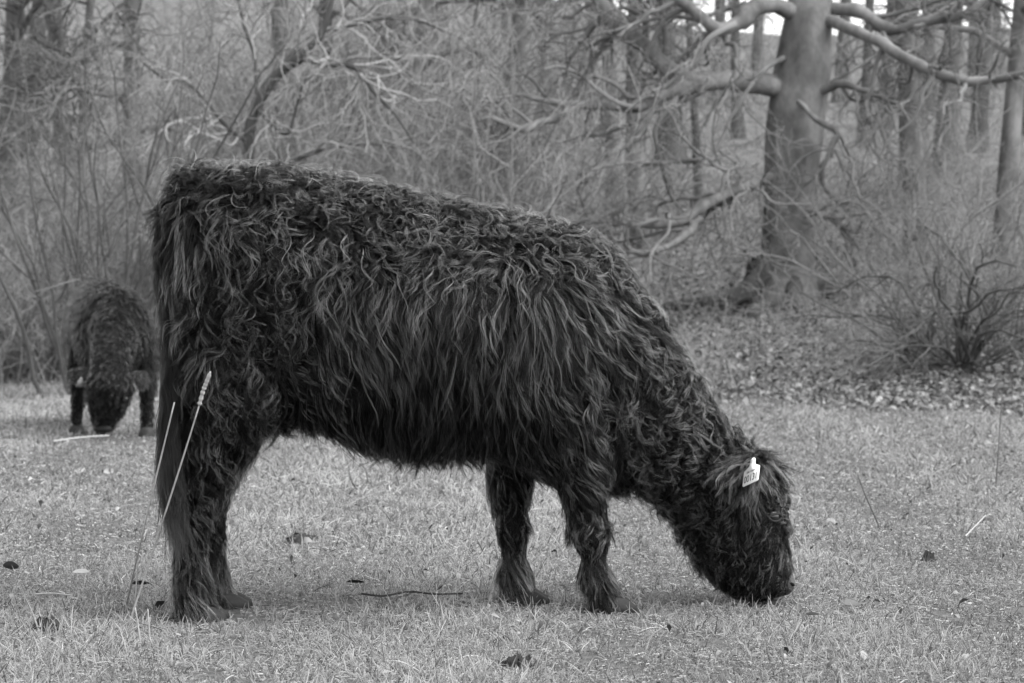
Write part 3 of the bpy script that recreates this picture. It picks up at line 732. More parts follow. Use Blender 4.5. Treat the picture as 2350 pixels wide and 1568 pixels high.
# groom map: u, v, dir right, dir down, length cm, curl cm, turns, lift, tone, spread cm
GM = [
    (440, 400, -.5, -.3, 6, 1.5, .9, .75, .030, 1.3), (560, 395, -.3, -.1, 6, 1.6, 1.1, .6, .032, 1.3), (680, 400, .1, .2, 6, 1.6, 1.2, .55, .034, 1.3),
    (820, 430, .3, .2, 5.5, 1.5, 1.2, .6, .036, 1.2), (960, 460, .2, .3, 5.5, 1.5, 1.2, .55, .038, 1.2), (1100, 485, .1, .3, 5.5, 1.5, 1.2, .55, .036, 1.2), (1250, 515, .3, .3, 6, 1.5, 1.2, .55, .034, 1.2), (1360, 555, .5, .5, 6, 1.3, 1.1, .55, .03, 1.2),
    (420, 520, -.1, 1, 10, .7, .7, .25, .024, 1.4), (520, 520, .1, 1, 9, .9, .8, .3, .03, 1.4), (640, 500, .5, .7, 7, 1.6, 1.0, .45, .034, 1.4), (760, 520, .6, .6, 7.5, 1.5, 1.0, .4, .036, 1.4),
    (900, 540, .7, .8, 8, 1.3, .9, .35, .036, 1.3), (1050, 570, -.5, .6, 8, 1.4, 1.0, .4, .038, 1.4), (1200, 600, -.4, .9, 9, 1.2, .9, .35, .036, 1.4),
    (395, 700, .05, 1, 12, .5, .6, .12, .022, 1.4), (480, 700, 0, 1, 8, 1.2, 1.0, .35, .028, 1.3), (600, 680, .1, 1, 8, 1.4, .9, .35, .03, 1.4), (720, 680, -.2, 1, 8, 1.3, .9, .35, .028, 1.4),
    (600, 830, 0, 1, 6.5, 1.4, 1.0, .4, .026, 1.2), (480, 850, .1, 1, 7, 1.1, 1.0, .3, .024, 1.2),
    (850, 680, -.15, 1, 9, .9, .8, .22, .026, 1.5), (980, 700, -.1, 1, 10, .8, .8, .2, .022, 1.5), (1100, 690, -.25, 1, 11, .8, .8, .2, .034, 1.5), (1230, 700, -.2, 1, 11, .8, .8, .2, .034, 1.5),
    (850, 860, -.05, 1, 11, .7, .8, .18, .02, 1.5), (1000, 870, .05, 1, 11, .7, .8, .18, .022, 1.5), (1150, 880, 0, 1, 11, .8, .8, .2, .026, 1.5),
    (760, 970, .0, 1, 10, .7, .8, .2, .015, 1.4), (880, 1000, .0, 1, 10, .6, .8, .15, .016, 1.4), (1020, 1000, -.05, 1, 10, .6, .8, .15, .016, 1.4), (1130, 1000, .05, 1, 10, .7, .8, .15, .018, 1.4),
    (620, 940, .2, 1, 7, 1.1, 1.0, .35, .024, 1.2), (520, 1000, .0, 1, 6, .9, .9, .3, .026, 1.2), (560, 1060, .1, 1, 5.5, .9, .9, .35, .022, 1.1),
    (460, 1100, .2, 1, 5.5, .8, .8, .25, .028, 1.1), (450, 1200, .6, 1, 4.5, .6, .7, .2, .032, 1.0), (500, 1200, .3, 1, 3.5, .4, .6, .12, .02, .9),
    (440, 1290, .3, 1, 4, .6, .6, .25, .045, 1.0), (440, 1360, .1, 1, 5, .6, .6, .3, .06, 1.1), (450, 1410, .2, 1, 4, .4, .5, .3, .065, 1.1), (520, 1340, .3, 1, 4, .5, .6, .25, .04, 1.0), (530, 1390, .5, 1, 3.5, .3, .5, .25, .055, 1.0),
    (1320, 620, .7, .9, 9, 1.2, .9, .4, .034, 1.4), (1290, 780, .0, 1, 10, .9, .8, .22, .03, 1.4), (1330, 900, .1, 1, 9, 1.0, .9, .3, .034, 1.3), (1340, 1000, .2, 1, 8, 1.0, .9, .3, .038, 1.2),
    (1340, 1100, .2, 1, 7, .9, .9, .28, .03, 1.1), (1350, 1180, .1, 1, 5.5, .8, .9, .25, .03, 1.0), (1350, 1250, .1, 1, 3.0, .4, .7, .15, .032, .9), (1360, 1310, .3, 1, 4, .5, .6, .25, .05, 1.0), (1390, 1360, .5, 1, 4.5, .4, .5, .25, .06, 1.1), (1405, 1390, .6, 1, 3.5, .3, .5, .25, .06, 1.0),
    (1190, 1050, 0, 1, 7, .9, .9, .25, .014, 1.2), (1170, 1130, -.2, 1, 5.5, .9, .9, .35, .016, 1.1), (1180, 1210, .1, 1, 3, .4, .8, .15, .026, .9), (1180, 1290, .5, 1, 4.5, .4, .6, .2, .05, 1.1), (1185, 1350, .4, 1, 4.5, .4, .5, .25, .06, 1.1), (1195, 1385, .5, 1, 3.5, .3, .5, .25, .055, 1.0),
    (1440, 640, .6, 1, 7, 1.1, .9, .35, .028, 1.2), (1520, 760, .4, 1, 8, .9, .8, .25, .03, 1.3), (1590, 880, .4, 1, 7, 1.2, 1.0, .35, .032, 1.3), (1650, 970, .5, 1, 7, 1.2, 1.0, .4, .03, 1.3),
    (1440, 780, 0, 1, 9, 1.1, .9, .3, .028, 1.3), (1500, 880, -.1, 1, 7, 1.4, 1.0, .4, .026, 1.4), (1570, 970, -.2, 1, 6.5, 1.5, 1.0, .4, .028, 1.4), (1450, 980, .1, 1, 6.5, 1.2, 1.0, .35, .02, 1.2), (1520, 1060, -.1, 1, 5.5, 1.2, 1.1, .4, .02, 1.1),
    (1420, 1080, .1, 1, 6.5, 1.0, .9, .3, .018, 1.2), (1490, 1110, .1, 1, 5.5, 1.0, 1.0, .3, .018, 1.1), (1610, 1060, -.4, .9, 5.5, 1.3, 1.1, .4, .026, 1.1),
    (1680, 1030, -.3, 1, 7, 1.1, .9, .4, .03, 1.2), (1735, 1035, .4, .5, 8, 1.1, .8, .55, .034, 1.2), (1785, 1065, .8, .6, 6.5, 1.1, .7, .6, .036, 1.2), (1808, 1120, .4, 1, 7, 1.3, .9, .5, .03, 1.1),
    (1690, 1110, -.5, 1, 7, .9, .8, .35, .03, 1.1), (1750, 1110, .1, 1, 6.5, .7, .7, .3, .034, 1.1), (1735, 1190, -.1, 1, 5, .4, .6, .15, .026, 1.0), (1768, 1182, .0, 1, 1.2, .1, .5, .1, .015, .6), (1800, 1190, .3, 1, 5, 1.1, .9, .45, .022, 1.0),
    (1570, 1160, -.3, 1, 5.5, 1.2, 1.1, .4, .024, 1.1), (1640, 1130, -.4, 1, 5, 1.2, 1.1, .4, .026, 1.1), (1600, 1240, -.5, 1, 5.5, .9, 1.0, .35, .024, 1.1), (1670, 1200, -.5, .9, 5, .9, 1.0, .3, .026, 1.1), (1740, 1235, -.8, .5, 2.2, .2, .6, .08, .016, .9), (1780, 1215, -.5, .8, 1.8, .15, .6, .06, .010, .9),
    (1640, 1300, -.4, 1, 5.5, .7, .9, .3, .024, 1.1), (1700, 1270, -.5, .9, 4.5, .6, .9, .25, .026, 1.0), (1790, 1240, -.1, 1, 4.5, .4, .7, .2, .03, 1.0), (1812, 1270, .2, 1, 4.5, .7, .8, .4, .028, 1.0), (1770, 1290, -.6, .8, 3.5, .4, .7, .2, .03, .9),
    (1790, 1330, -.7, .7, 2.2, .15, .5, .15, .026, .7), (1740, 1330, -.6, .9, 4, .4, .7, .25, .024, .9), (1690, 1345, -.6, .6, 6, .4, .7, .2, .016, 1.0), (1820, 1335, -.3, .6, .3, .02, .5, .1, .02, .5), (1780, 1366, -.6, .2, .6, .05, .5, .1, .02, .5),
]
def cow_uv(P):
    y = yc(1175 + P[:, 0] * 880)
    # survey coordinates in the cow's own middle plane
    u = 1175 + P[:, 0] * F_PX / y; v = 697 - (P[:, 2] - CAM_H) * F_PX / y
    return u, v
from mathutils.kdtree import KDTree
PAR, _ = scatter(body.data, 3000)
_kd = KDTree(len(PAR))
for _i, _p in enumerate(PAR): _kd.insert(_p, _i)
_kd.balance()
PAR_PH = rng.uniform(0, 6.283, len(PAR)); PAR_SG = rng.choice([-1, 1], len(PAR)); PAR_TH = rng.normal(size=len(PAR)) * .34
PAR_TONE = np.exp(rng.normal(size=len(PAR)) * .55 - .1) * (.55 + .6 * smooth(-.6, .9, swirl(PAR, 13.0))); PAR_T = rng.uniform(.75, 1.3, len(PAR)); PAR_A = rng.uniform(.7, 1.4, len(PAR))
def grow_fur(me, n, per, K, r0, tonegain, weight, Lgain=1.0, spreadgain=1.0, liftgain=1.0, curlgain=1.0, matt=.55):
    P, Nn = scatter(me, n, weight)
    u, v = cow_uv(P)
    g = idw(u, v, GM)
    D = np.stack([g[:, 0], 0 * u, -g[:, 1]], -1)
    pid = np.array([_kd.find(p)[1] for p in P])
    th = .45 * swirl(P, 9.0) * np.clip(g[:, 3], .3, 1.3) + PAR_TH[pid] * np.clip(g[:, 3], .5, 1.3) + rng.normal(size=len(P)) * .1
    top = np.clip(Nn[:, 2], 0, 1) ** 2
    D = unit(D + rng.normal(size=P.shape) * (.08 + .8 * top)[:, None])
    fl = smooth(760, 860, u) * smooth(1330, 1250, u) * smooth(600, 690, v)
    th = th * (1 - .35 * fl); g[:, 3] *= 1 - .18 * fl
    E = np.cross(D, Nn)
    D = D * np.cos(th)[:, None] + E * np.sin(th)[:, None]
    g[:, 4] *= (1 + .45 * smooth(1420, 1480, u)) * (1 + .35 * smooth(1.0, 1.3, g[:, 3]))
    g[:, 5] *= 1 + .2 * smooth(1040, 1150, v) * (u < 1480)
    L = g[:, 2] * .01 * np.exp(rng.normal(size=len(P)) * .22) * Lgain * (1 + .4 * smooth(1240, 1330, v) * (u < 1480))
    face = smooth(1590, 1650, u) * smooth(1120, 1180, v)
    L = L * (1 - .28 * face); g[:, 3] *= 1 - .3 * face; g[:, 6] *= 1 - .35 * face
    L = np.where(((u > 1804) & (v > 1312)) | ((u > 1742) & (v > 1354)), .004, L)
    eye = ((u - 1769) / 27) ** 2 + ((v - 1176) / 22) ** 2 < 1
    L = np.where(eye, .008, L)
    L = np.where((np.abs(u - 1772) < 32) & (v > 1085) & (v < 1165), L * .4, L)
    return locks(P, Nn, D, L, g[:, 3] * .01 * curlgain * PAR_A[pid] * rng.uniform(.8, 1.2, len(P)), g[:, 4] * PAR_T[pid] * rng.uniform(.9, 1.1, len(P)), np.clip(g[:, 5] * liftgain * rng.uniform(.6, 1.4, len(P)), .03, .95),
                 per, g[:, 7] * .01 * spreadgain * np.exp(rng.normal(size=len(P)) * .4), np.full(len(P), r0), K, (g[:, 6] * tonegain + .022 * smooth(1235, 1330, v) * (u < 1480)) * PAR_TONE[pid] * np.exp(rng.normal(size=len(P)) * .4),
                 ph=PAR_PH[pid] + rng.normal(size=len(P)) * .35, sg=PAR_SG[pid], pull=(PAR[pid] - P) * matt)
wt = lambda c, n: np.where(n[:, 1] > .35, .4, 1.0) * np.where(c[:, 2] < .45, 1.25, 1.0)
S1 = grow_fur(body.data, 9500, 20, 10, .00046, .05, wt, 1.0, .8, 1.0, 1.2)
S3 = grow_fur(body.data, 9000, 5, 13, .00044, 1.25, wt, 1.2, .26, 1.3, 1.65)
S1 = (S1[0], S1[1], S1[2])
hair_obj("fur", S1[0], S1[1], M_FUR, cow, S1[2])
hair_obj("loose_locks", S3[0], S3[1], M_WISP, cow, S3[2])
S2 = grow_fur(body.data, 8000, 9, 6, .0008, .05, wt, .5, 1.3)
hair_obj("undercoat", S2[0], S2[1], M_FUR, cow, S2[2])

# tail: a thin dock hanging down the rear, with long straight hair and a switch
tp = np.stack([U(a, b, c) for a, b, c in [(425, 440, 6.2), (388, 480, 6.17), (376, 560, 6.12), (384, 680, 6.09), (392, 800, 6.06), (390, 900, 6.04), (388, 990, 6.02), (392, 1040, 6.01)]])
tp = spline(tp, 26); trr = np.linspace(.026, .010, 26)
V, F = tubes(tp, trr, 10)
tail = mesh_obj("tail", V, F, M_SKIN, cow)
n = 560
k = rng.random(n) ** .75 * 24; k0 = k.astype(int); f = (k - k0)[:, None]
tc0 = tp[k0] * (1 - f) + tp[k0 + 1] * f
Tt = unit(tp[k0 + 1] - tp[k0])
nn = unit(np.cross(Tt, rng.normal(size=Tt.shape)))
low = k / 24
Ll = .10 + .19 * low ** 1.5
S = locks(tc0 + nn * .012, nn, Tt * 1.0 + np.array([.08, 0, 0]) * low[:, None], Ll * rng.uniform(.7, 1.15, n), .011 * np.ones(n) * rng.uniform(.3, 1.6, n), rng.uniform(.8, 1.8, n), np.full(n, .10), 16, np.full(n, .008), np.full(n, .0006), 10,
          np.where(low > .8, .005, .0015) * np.exp(rng.normal(size=n) * .7), .86, .0012, .5)
hair_obj("tail_hair", S[0], S[1], M_FUR, tail, S[2])

# hooves: two claws on every foot, dewclaws above
DEW = []
def hoof(parent, px, py, y, s=1.0):
    c = U(px, py, y); c[2] = max(c[2], .012)
    vs, fs = [], []
    for k in (-1, 1):
        m = 10; an = np.linspace(0, 2 * np.pi, m, endpoint=False)
        rings = []
        for h, fx, off, wd in ((-.014, .060, .012, .027), (.006, .056, .008, .027), (.022, .042, -.004, .023), (.032, .02, -.012, .012)):
            rings.append(np.stack([c[0] + off + fx * np.cos(an) * s, c[1] + k * .026 + wd * np.sin(an) * s, np.full(m, c[2] + h)], -1))
        V = np.concatenate(rings); idx = np.arange(4 * m).reshape(4, m)
        a = idx[:-1]; b = np.roll(a, -1, 1); cc = idx[1:]; dd = np.roll(cc, -1, 1)
        vs.append((V, [np.stack([a, b, dd, cc], -1).reshape(-1, 4), np.stack([idx[0][::-1], idx[-1]])]))
    V, F = merge(vs)
    return mesh_obj("hoof", V, F, M_HOOF, parent)
for a in ((462, 1418, yh), (518, 1392, yH), (1404, 1396, yf), (1202, 1387, yF)): hoof(cow, *a)
for (px_, py_, y_) in ((412, 1362, yh), (468, 1345, yH), (1352, 1352, yf), (1160, 1335, yF)):
    for s_ in (-1, 1): DEW.append((px_, py_, y_ + s_ * .03))

# eye, nose, lips
def ball(name, c, r, mat, parent, n=12, m=18, rot=None):
    th = np.linspace(0, np.pi, n + 1)[1:-1]; an = np.linspace(0, 2 * np.pi, m, endpoint=False)
    V = np.stack([np.sin(th)[:, None] * np.cos(an), np.sin(th)[:, None] * np.sin(an), np.cos(th)[:, None] * np.ones(m)], -1).reshape(-1, 3)
    V = np.vstack([V, [[0, 0, 1], [0, 0, -1]]]) * np.asarray(r)
    if rot is not None: V = V @ np.array(Matrix.Rotation(rot, 3, 'Y')).T
    idx = np.arange((n - 1) * m).reshape(n - 1, m)
    a = idx[:-1]; b = np.roll(a, -1, 1); cc = idx[1:]; dd = np.roll(cc, -1, 1)
    t1 = np.stack([np.full(m, len(V) - 2), idx[0], np.roll(idx[0], -1)], -1); t2 = np.stack([np.full(m, len(V) - 1), np.roll(idx[-1], -1), idx[-1]], -1)
    return mesh_obj(name, V + c, [np.stack([a, cc, dd, b], -1).reshape(-1, 4), t1, t2], mat, parent)
yhd = yc(1730)
for (px_, py_, y_) in DEW: ball('dewclaw', U(px_, py_, y_), (.017, .014, .02), M_HOOF, cow, 8, 10, .4)
from mathutils.bvhtree import BVHTree
_bv = BVHTree.FromPolygons([v.co[:] for v in body.data.vertices], [p.vertices[:] for p in body.data.polygons])
for s in (-1, 1):
    c0 = Vector(U(1769, 1180, yhd)); hit = _bv.ray_cast(c0 + Vector((0, s * .6, 0)), Vector((0, -s, 0)))
    sp, sn = np.array(hit[0]), np.array(hit[1])
    e = ball("eye", sp - sn * .009, (.020, .017, .019), M_EYE, cow)
    an = np.linspace(0, 2 * np.pi, 25)
    t1 = unit(np.cross(sn, [0, 0, 1.])); t2 = np.cross(t1, sn)
    ring = sp + sn * (.003 + .003 * np.abs(np.sin(an)))[:, None] + t1 * (.022 * np.cos(an))[:, None] + t2 * (.0115 * np.sin(an) * np.where(np.sin(an) > 0, .75, 1.))[:, None]
    V, F = tubes(ring, np.full(25, .0034), 8, False); mesh_obj("eyelid", V, F, M_LID, e)
nose = fuse("nose", [loft([sec(1812, 1314, 1798, 1316, .02, 2, yhd), sec(1821, 1324, 1794, 1328, .042, 2, yhd), sec(1824, 1338, 1792, 1343, .05, 2, yhd), sec(1820, 1352, 1792, 1357, .044, 2, yhd), sec(1812, 1363, 1794, 1366, .02, 2, yhd)], 24, 24)], .0035, M_NOSE, cow, 8)
for s in (-1, 1):
    ball("nostril", U(1818, 1341, yhd + s * .044), (.008, .006, .004), M_SKIN, nose, 8, 10, .5)
mesh_o = fuse("lip", [loft([sec(1742, 1352, 1745, 1374, .03, 2, yhd), sec(1765, 1352, 1765, 1380, .045, 2, yhd), sec(1785, 1356, 1785, 1378, .042, 2, yhd), sec(1800, 1360, 1800, 1372, .02, 2, yhd)], 12, 16)], .005, M_LIP, cow, 3)

# ears: leaf-shaped flaps, the near one hung with hair and the tag
def ear(cowroot, a, b, wv, th=.012):
    a = np.asarray(a); b = np.asarray(b); wv = np.asarray(wv)
    ax = unit(b - a); nrm = unit(np.cross(ax, wv))
    S = []
    for t, wd in ((0, .022), (.25, .042), (.55, .05), (.85, .034), (1, .006)):
        S.append((a + (b - a) * t + nrm * .02 * math.sin(t * 3), unit(wv) * wd, nrm * th * (1 - .5 * t)))
    V, F = loft3(S, 18, 14)
    o = mesh_obj("ear", V, F, M_EAR, cowroot)
    fix_normals(o)
    return o, nrm
e_a = U(1722, 1062, yhd - .09); e_b = U(1712, 1100, yhd - .24)
ear_o, en = ear(cow, e_a, e_b, (1, .1, .35))
ear_f, _ = ear(cow, U(1728, 1062, yhd + .09), U(1722, 1098, yhd + .24), (1, 0, .3))
def ear_fur(eo, a, b, n, Lr):
    P, Nn = scatter(eo.data, n)
    D = np.tile([-.05, 0, -1.], (n, 1)) + rng.normal(size=(n, 3)) * .35 + unit(b - a) * .5
    S = locks(P, Nn, D, rng.uniform(*Lr, n), rng.uniform(.005, .014, n), rng.uniform(.6, 1.3, n), rng.uniform(.1, .35, n), 12, np.full(n, .008), np.full(n, .0005), 9, .005 * np.exp(rng.normal(size=n) * .8), .93, .0008, .9)
    hair_obj("ear_hair", S[0], S[1], M_FUR, eo, S[2])
    m = n // 2; P, Nn, D = P[:m], Nn[:m], D[:m]
    S = locks(P, Nn, D, rng.uniform(Lr[0] * 1.2, Lr[1] * 1.25, m), rng.uniform(.006, .016, m), rng.uniform(.7, 1.4, m), rng.uniform(.15, .45, m), 5, np.full(m, .003), np.full(m, .0005), 11, .03 * np.exp(rng.normal(size=m) * .6), .93, .0008, .9)
    hair_obj("ear_fringe", S[0], S[1], M_WISP, eo, S[2])
ear_fur(ear_o, e_a, e_b, 420, (.05, .095))
ear_fur(ear_f, U(1728, 1062, yhd + .09), U(1722, 1098, yhd + .24), 200, (.05, .09))

# ear tag: plate with narrow neck, printed number
def plate(name, outline, th, M, mat, parent):
    o2 = np.asarray(outline, float); k = len(o2)
    V = np.concatenate([np.c_[o2[:, 0], np.full(k, -th / 2), o2[:, 1]], np.c_[o2[:, 0], np.full(k, th / 2), o2[:, 1]]])
    V = (np.c_[V, np.ones(len(V))] @ np.array(M).T)[:, :3]
    i = np.arange(k)
    return mesh_obj(name, V, [np.stack([i, i[::-1] + 0])[:1][:, ::-1] * 1, (i + k)[None], np.stack([i, np.roll(i, -1), np.roll(i, -1) + k, i + k], -1)], mat, parent, False)
def tag_outline(wd, h, neck):
    pts = []
    def arc(cx, cz, r, a0, a1, n=5):
        for a in np.linspace(a0, a1, n): pts.append((cx + r * math.cos(a), cz + r * math.sin(a)))
    r = .003
    arc(-wd / 2 + r, r, r, math.pi * 1.5, math.pi, 4)
    arc(-wd / 2 + r, h * .55, r, math.pi, math.pi * .72, 4)
    pts.append((-neck * .62, h * .70)); pts.append((-neck / 2, h * .82))
    arc(0, h - neck / 2, neck / 2, math.pi, 0, 7)
    pts.append((neck / 2, h * .82)); pts.append((neck * .62, h * .70))
    arc(wd / 2 - r, h * .55, r, math.pi * .28, 0, 4)
    arc(wd / 2 - r, r, r, 0, -math.pi / 2, 4)
    return pts[::-1]
TAGP = Vector(U(1722, 1110, 6.065))
ta = Vector((.155, .63, .762)).normalized(); tb = Vector((.676, -.63, .381)); tb = (tb - ta * tb.dot(ta)).normalized(); tn = ta.cross(tb)
TM = Matrix(((tb.x, tn.x, ta.x, TAGP.x), (tb.y, tn.y, ta.y, TAGP.y), (tb.z, tn.z, ta.z, TAGP.z), (0, 0, 0, 1)))
TW, TH = .053, .081
etag = plate("ear_tag", tag_outline(TW, TH, .016), .002, TM, M_TAG, cow)
def text(body_, size, x, z, parent, sx=.75):
    cu = bpy.data.curves.new("print", 'FONT'); cu.body = body_; cu.size = size; cu.align_x = 'CENTER'; cu.extrude = .00015; cu.offset = .0002
    t = bpy.data.objects.new("print_tmp", cu); COL.objects.link(t)
    me = bpy.data.meshes.new_from_object(t.evaluated_get(bpy.context.evaluated_depsgraph_get()))
    bpy.data.objects.remove(t)
    M = TM @ Matrix.Translation((x, -.0014, z)) @ Matrix.Rotation(math.pi / 2, 4, 'X') @ Matrix.Diagonal((sx, 1, 1, 1))
    me.transform(M)
    me.materials.clear(); me.materials.append(M_INK)
    o = bpy.data.objects.new("printed_number", me); COL.objects.link(o); attach(o, parent)
text("00131", .030, 0, .008, etag, .62)
text("DK 116417", .008, 0, .036, etag, .85)
ball("rivet", np.array(TM @ Vector((0, -.001, TH - .008))), (.0035, .003, .0035), M_TAG, etag, 8, 12)

# ------------------------------------------------------------------ the smaller cow behind, head-on
D2 = 14.55
cow2 = tag(empty("cow", (U(255, 985, D2)[0], D2 + .4, float(terrain(U(255, 985, D2)[0], D2)))), "smaller black cow grazing head-on at the left, in front of the thicket", "cow")
def c2(px, py, dy): return U(px, 990 + (py - 990) * 1.03, D2 + dy)
def ring(px, py, dy, wpx, hpx, tilt=0.0):
    """section of the head-on cow: centre, half width/height in survey units, tilt of its upright axis towards the viewer"""
    s = (D2 + dy) / F_PX
    return (c2(px, py, dy), np.array([wpx * s, 0, 0]), np.array([0, -math.sin(tilt) * hpx * s, math.cos(tilt) * hpx * s]))
torso2 = loft3([ring(205, 800, 1.75, 30, 60), ring(213, 785, 1.6, 62, 110), ring(222, 775, 1.3, 76, 125), ring(232, 775, .9, 84, 125), ring(244, 772, .5, 90, 120), ring(258, 775, .2, 92, 112), ring(264, 785, -.02, 80, 100), ring(264, 800, -.15, 50, 70)], 30, 28)
neck2 = loft3([ring(262, 740, .15, 60, 70, .5), ring(262, 775, -.1, 54, 60, .7), ring(258, 820, -.32, 46, 50, .9), ring(254, 860, -.46, 44, 44, 1.1), ring(252, 885, -.5, 53, 50, 1.35), ring(250, 912, -.5, 50, 48, 1.45), ring(246, 945, -.46, 39, 40, 1.5), ring(240, 970, -.43, 26, 34, 1.5), ring(237, 984, -.42, 22, 28, 1.5), ring(237, 990, -.42, 14, 18, 1.5)], 36, 26)
def leg2(sl):
    S = [(c2(x, y, dy), np.array([w_ * (D2 + dy) / F_PX, 0, 0]), np.array([0, w_ * 1.25 * (D2 + dy) / F_PX, 0])) for x, y, w_, dy in sl]
    return loft3(S, 16, 14)
legs2 = [leg2([(330, 790, 24, .02), (336, 850, 22, 0), (338, 900, 17, 0), (338, 940, 14, 0), (338, 970, 14, 0), (339, 994, 15, -.02)]),
         leg2([(184, 790, 24, .3), (178, 850, 20, .28), (177, 890, 15, .28), (177, 930, 12, .28), (176, 960, 12, .28), (176, 976, 13, .26)]),
         leg2([(270, 850, 24, 1.3), (272, 900, 16, 1.35), (272, 930, 12, 1.4), (272, 945, 12, 1.38)]),
         leg2([(180, 850, 24, 1.5), (182, 890, 16, 1.5), (183, 920, 12, 1.55), (183, 940, 12, 1.53)])]
body2 = fuse("body", [torso2, neck2] + legs2, .016, M_SKIN, cow2, 5)
P, Nn = scatter(body2.data, 8500, lambda c, n: np.where(n[:, 1] > .4, .3, 1.))
uu = 1175 + P[:, 0] / P[:, 1] * F_PX; vv = 697 - (P[:, 2] - CAM_H) / P[:, 1] * F_PX
hd = (np.abs(uu - 250) < 56) & (P[:, 1] < D2 - .2)
D = np.stack([(uu - 262) / 90., -.35 + 0 * uu, -1 + 0 * uu], -1) + rng.normal(size=P.shape) * .18
th = .4 * swirl(P, 7.) + rng.normal(size=len(P)) * .25
E = np.cross(D, Nn); D = D * np.cos(th)[:, None] + E * np.sin(th)[:, None]
legm = vv > 890
L = np.where(hd, .035, np.where(legm, .035, .06)) * rng.uniform(.7, 1.2, len(P))
S = locks(P, Nn, D, L, np.where(hd, .009, .009) * rng.uniform(.4, 1.4, len(P)), rng.uniform(.6, 1.2, len(P)), np.where(hd, .35, .25) * rng.uniform(.6, 1.4, len(P)), 12, np.full(len(P), .015), np.full(len(P), .0011), 7, .006 * np.where(hd & (vv > 850) & (vv < 892), 2.4, np.where(np.abs(uu - 262) < 26, 1.6, 1.)) * np.exp(rng.normal(size=len(P)) * .9), .9, .0012)
hair_obj("fur", S[0], S[1], M_FUR, cow2, S[2])
for (a, b) in (((214, 864), (154, 862)), ((290, 872), (342, 878))):
    A = c2(a[0], a[1], -.42); B = c2(b[0], b[1], -.36)
    eo, _ = ear(cow2, A, B, (0, .4, 1), .016)
    P, Nn = scatter(eo.data, 150)
    S = locks(P, Nn, np.tile([0, 0, -1.], (150, 1)) + rng.normal(size=(150, 3)) * .3, rng.uniform(.02, .04, 150), rng.uniform(.003, .01, 150), rng.uniform(.5, 1., 150), rng.uniform(.3, .6, 150), 10, np.full(150, .01), np.full(150, .001), 7, rng.uniform(.012, .03, 150))
    hair_obj("ear_hair", S[0], S[1], M_FUR, eo, S[2])
TMs = TM
for (px, py, rz) in ((184, 890, 30), (308, 903, -35)):
    TM2 = Matrix.Translation(Vector(c2(px, py, -.47))) @ Matrix.Rotation(math.radians(rz), 4, 'Z') @ Matrix.Rotation(math.radians(8 if rz > 0 else -8), 4, 'Y')
    plate("ear_tag", tag_outline(.04, .055, .018), .002, TM2, M_TAG2, cow2)
for s in (-1, 1):
    ball("eye", c2(250 + s * 37, 918, -.535), (.018, .018, .02), M_EYE, cow2)
ball("nose", c2(238, 984, -.485), (.048, .03, .024), M_LID, cow2)
for (x, y, dy) in ((338, 990, -.02), (176, 973, .26)):
    c = c2(x, y, dy)
    V, F = loft3([(np.array([c[0], c[1], terrain(c[0], c[1]) + h]), np.array([a_, 0, 0]), np.array([0, b_, 0])) for h, a_, b_ in ((-.01, .055, .07), (.02, .052, .065), (.05, .04, .05), (.06, .02, .03))], 8, 14)
    mesh_obj("hoof", V, F, M_HOOF, cow2)

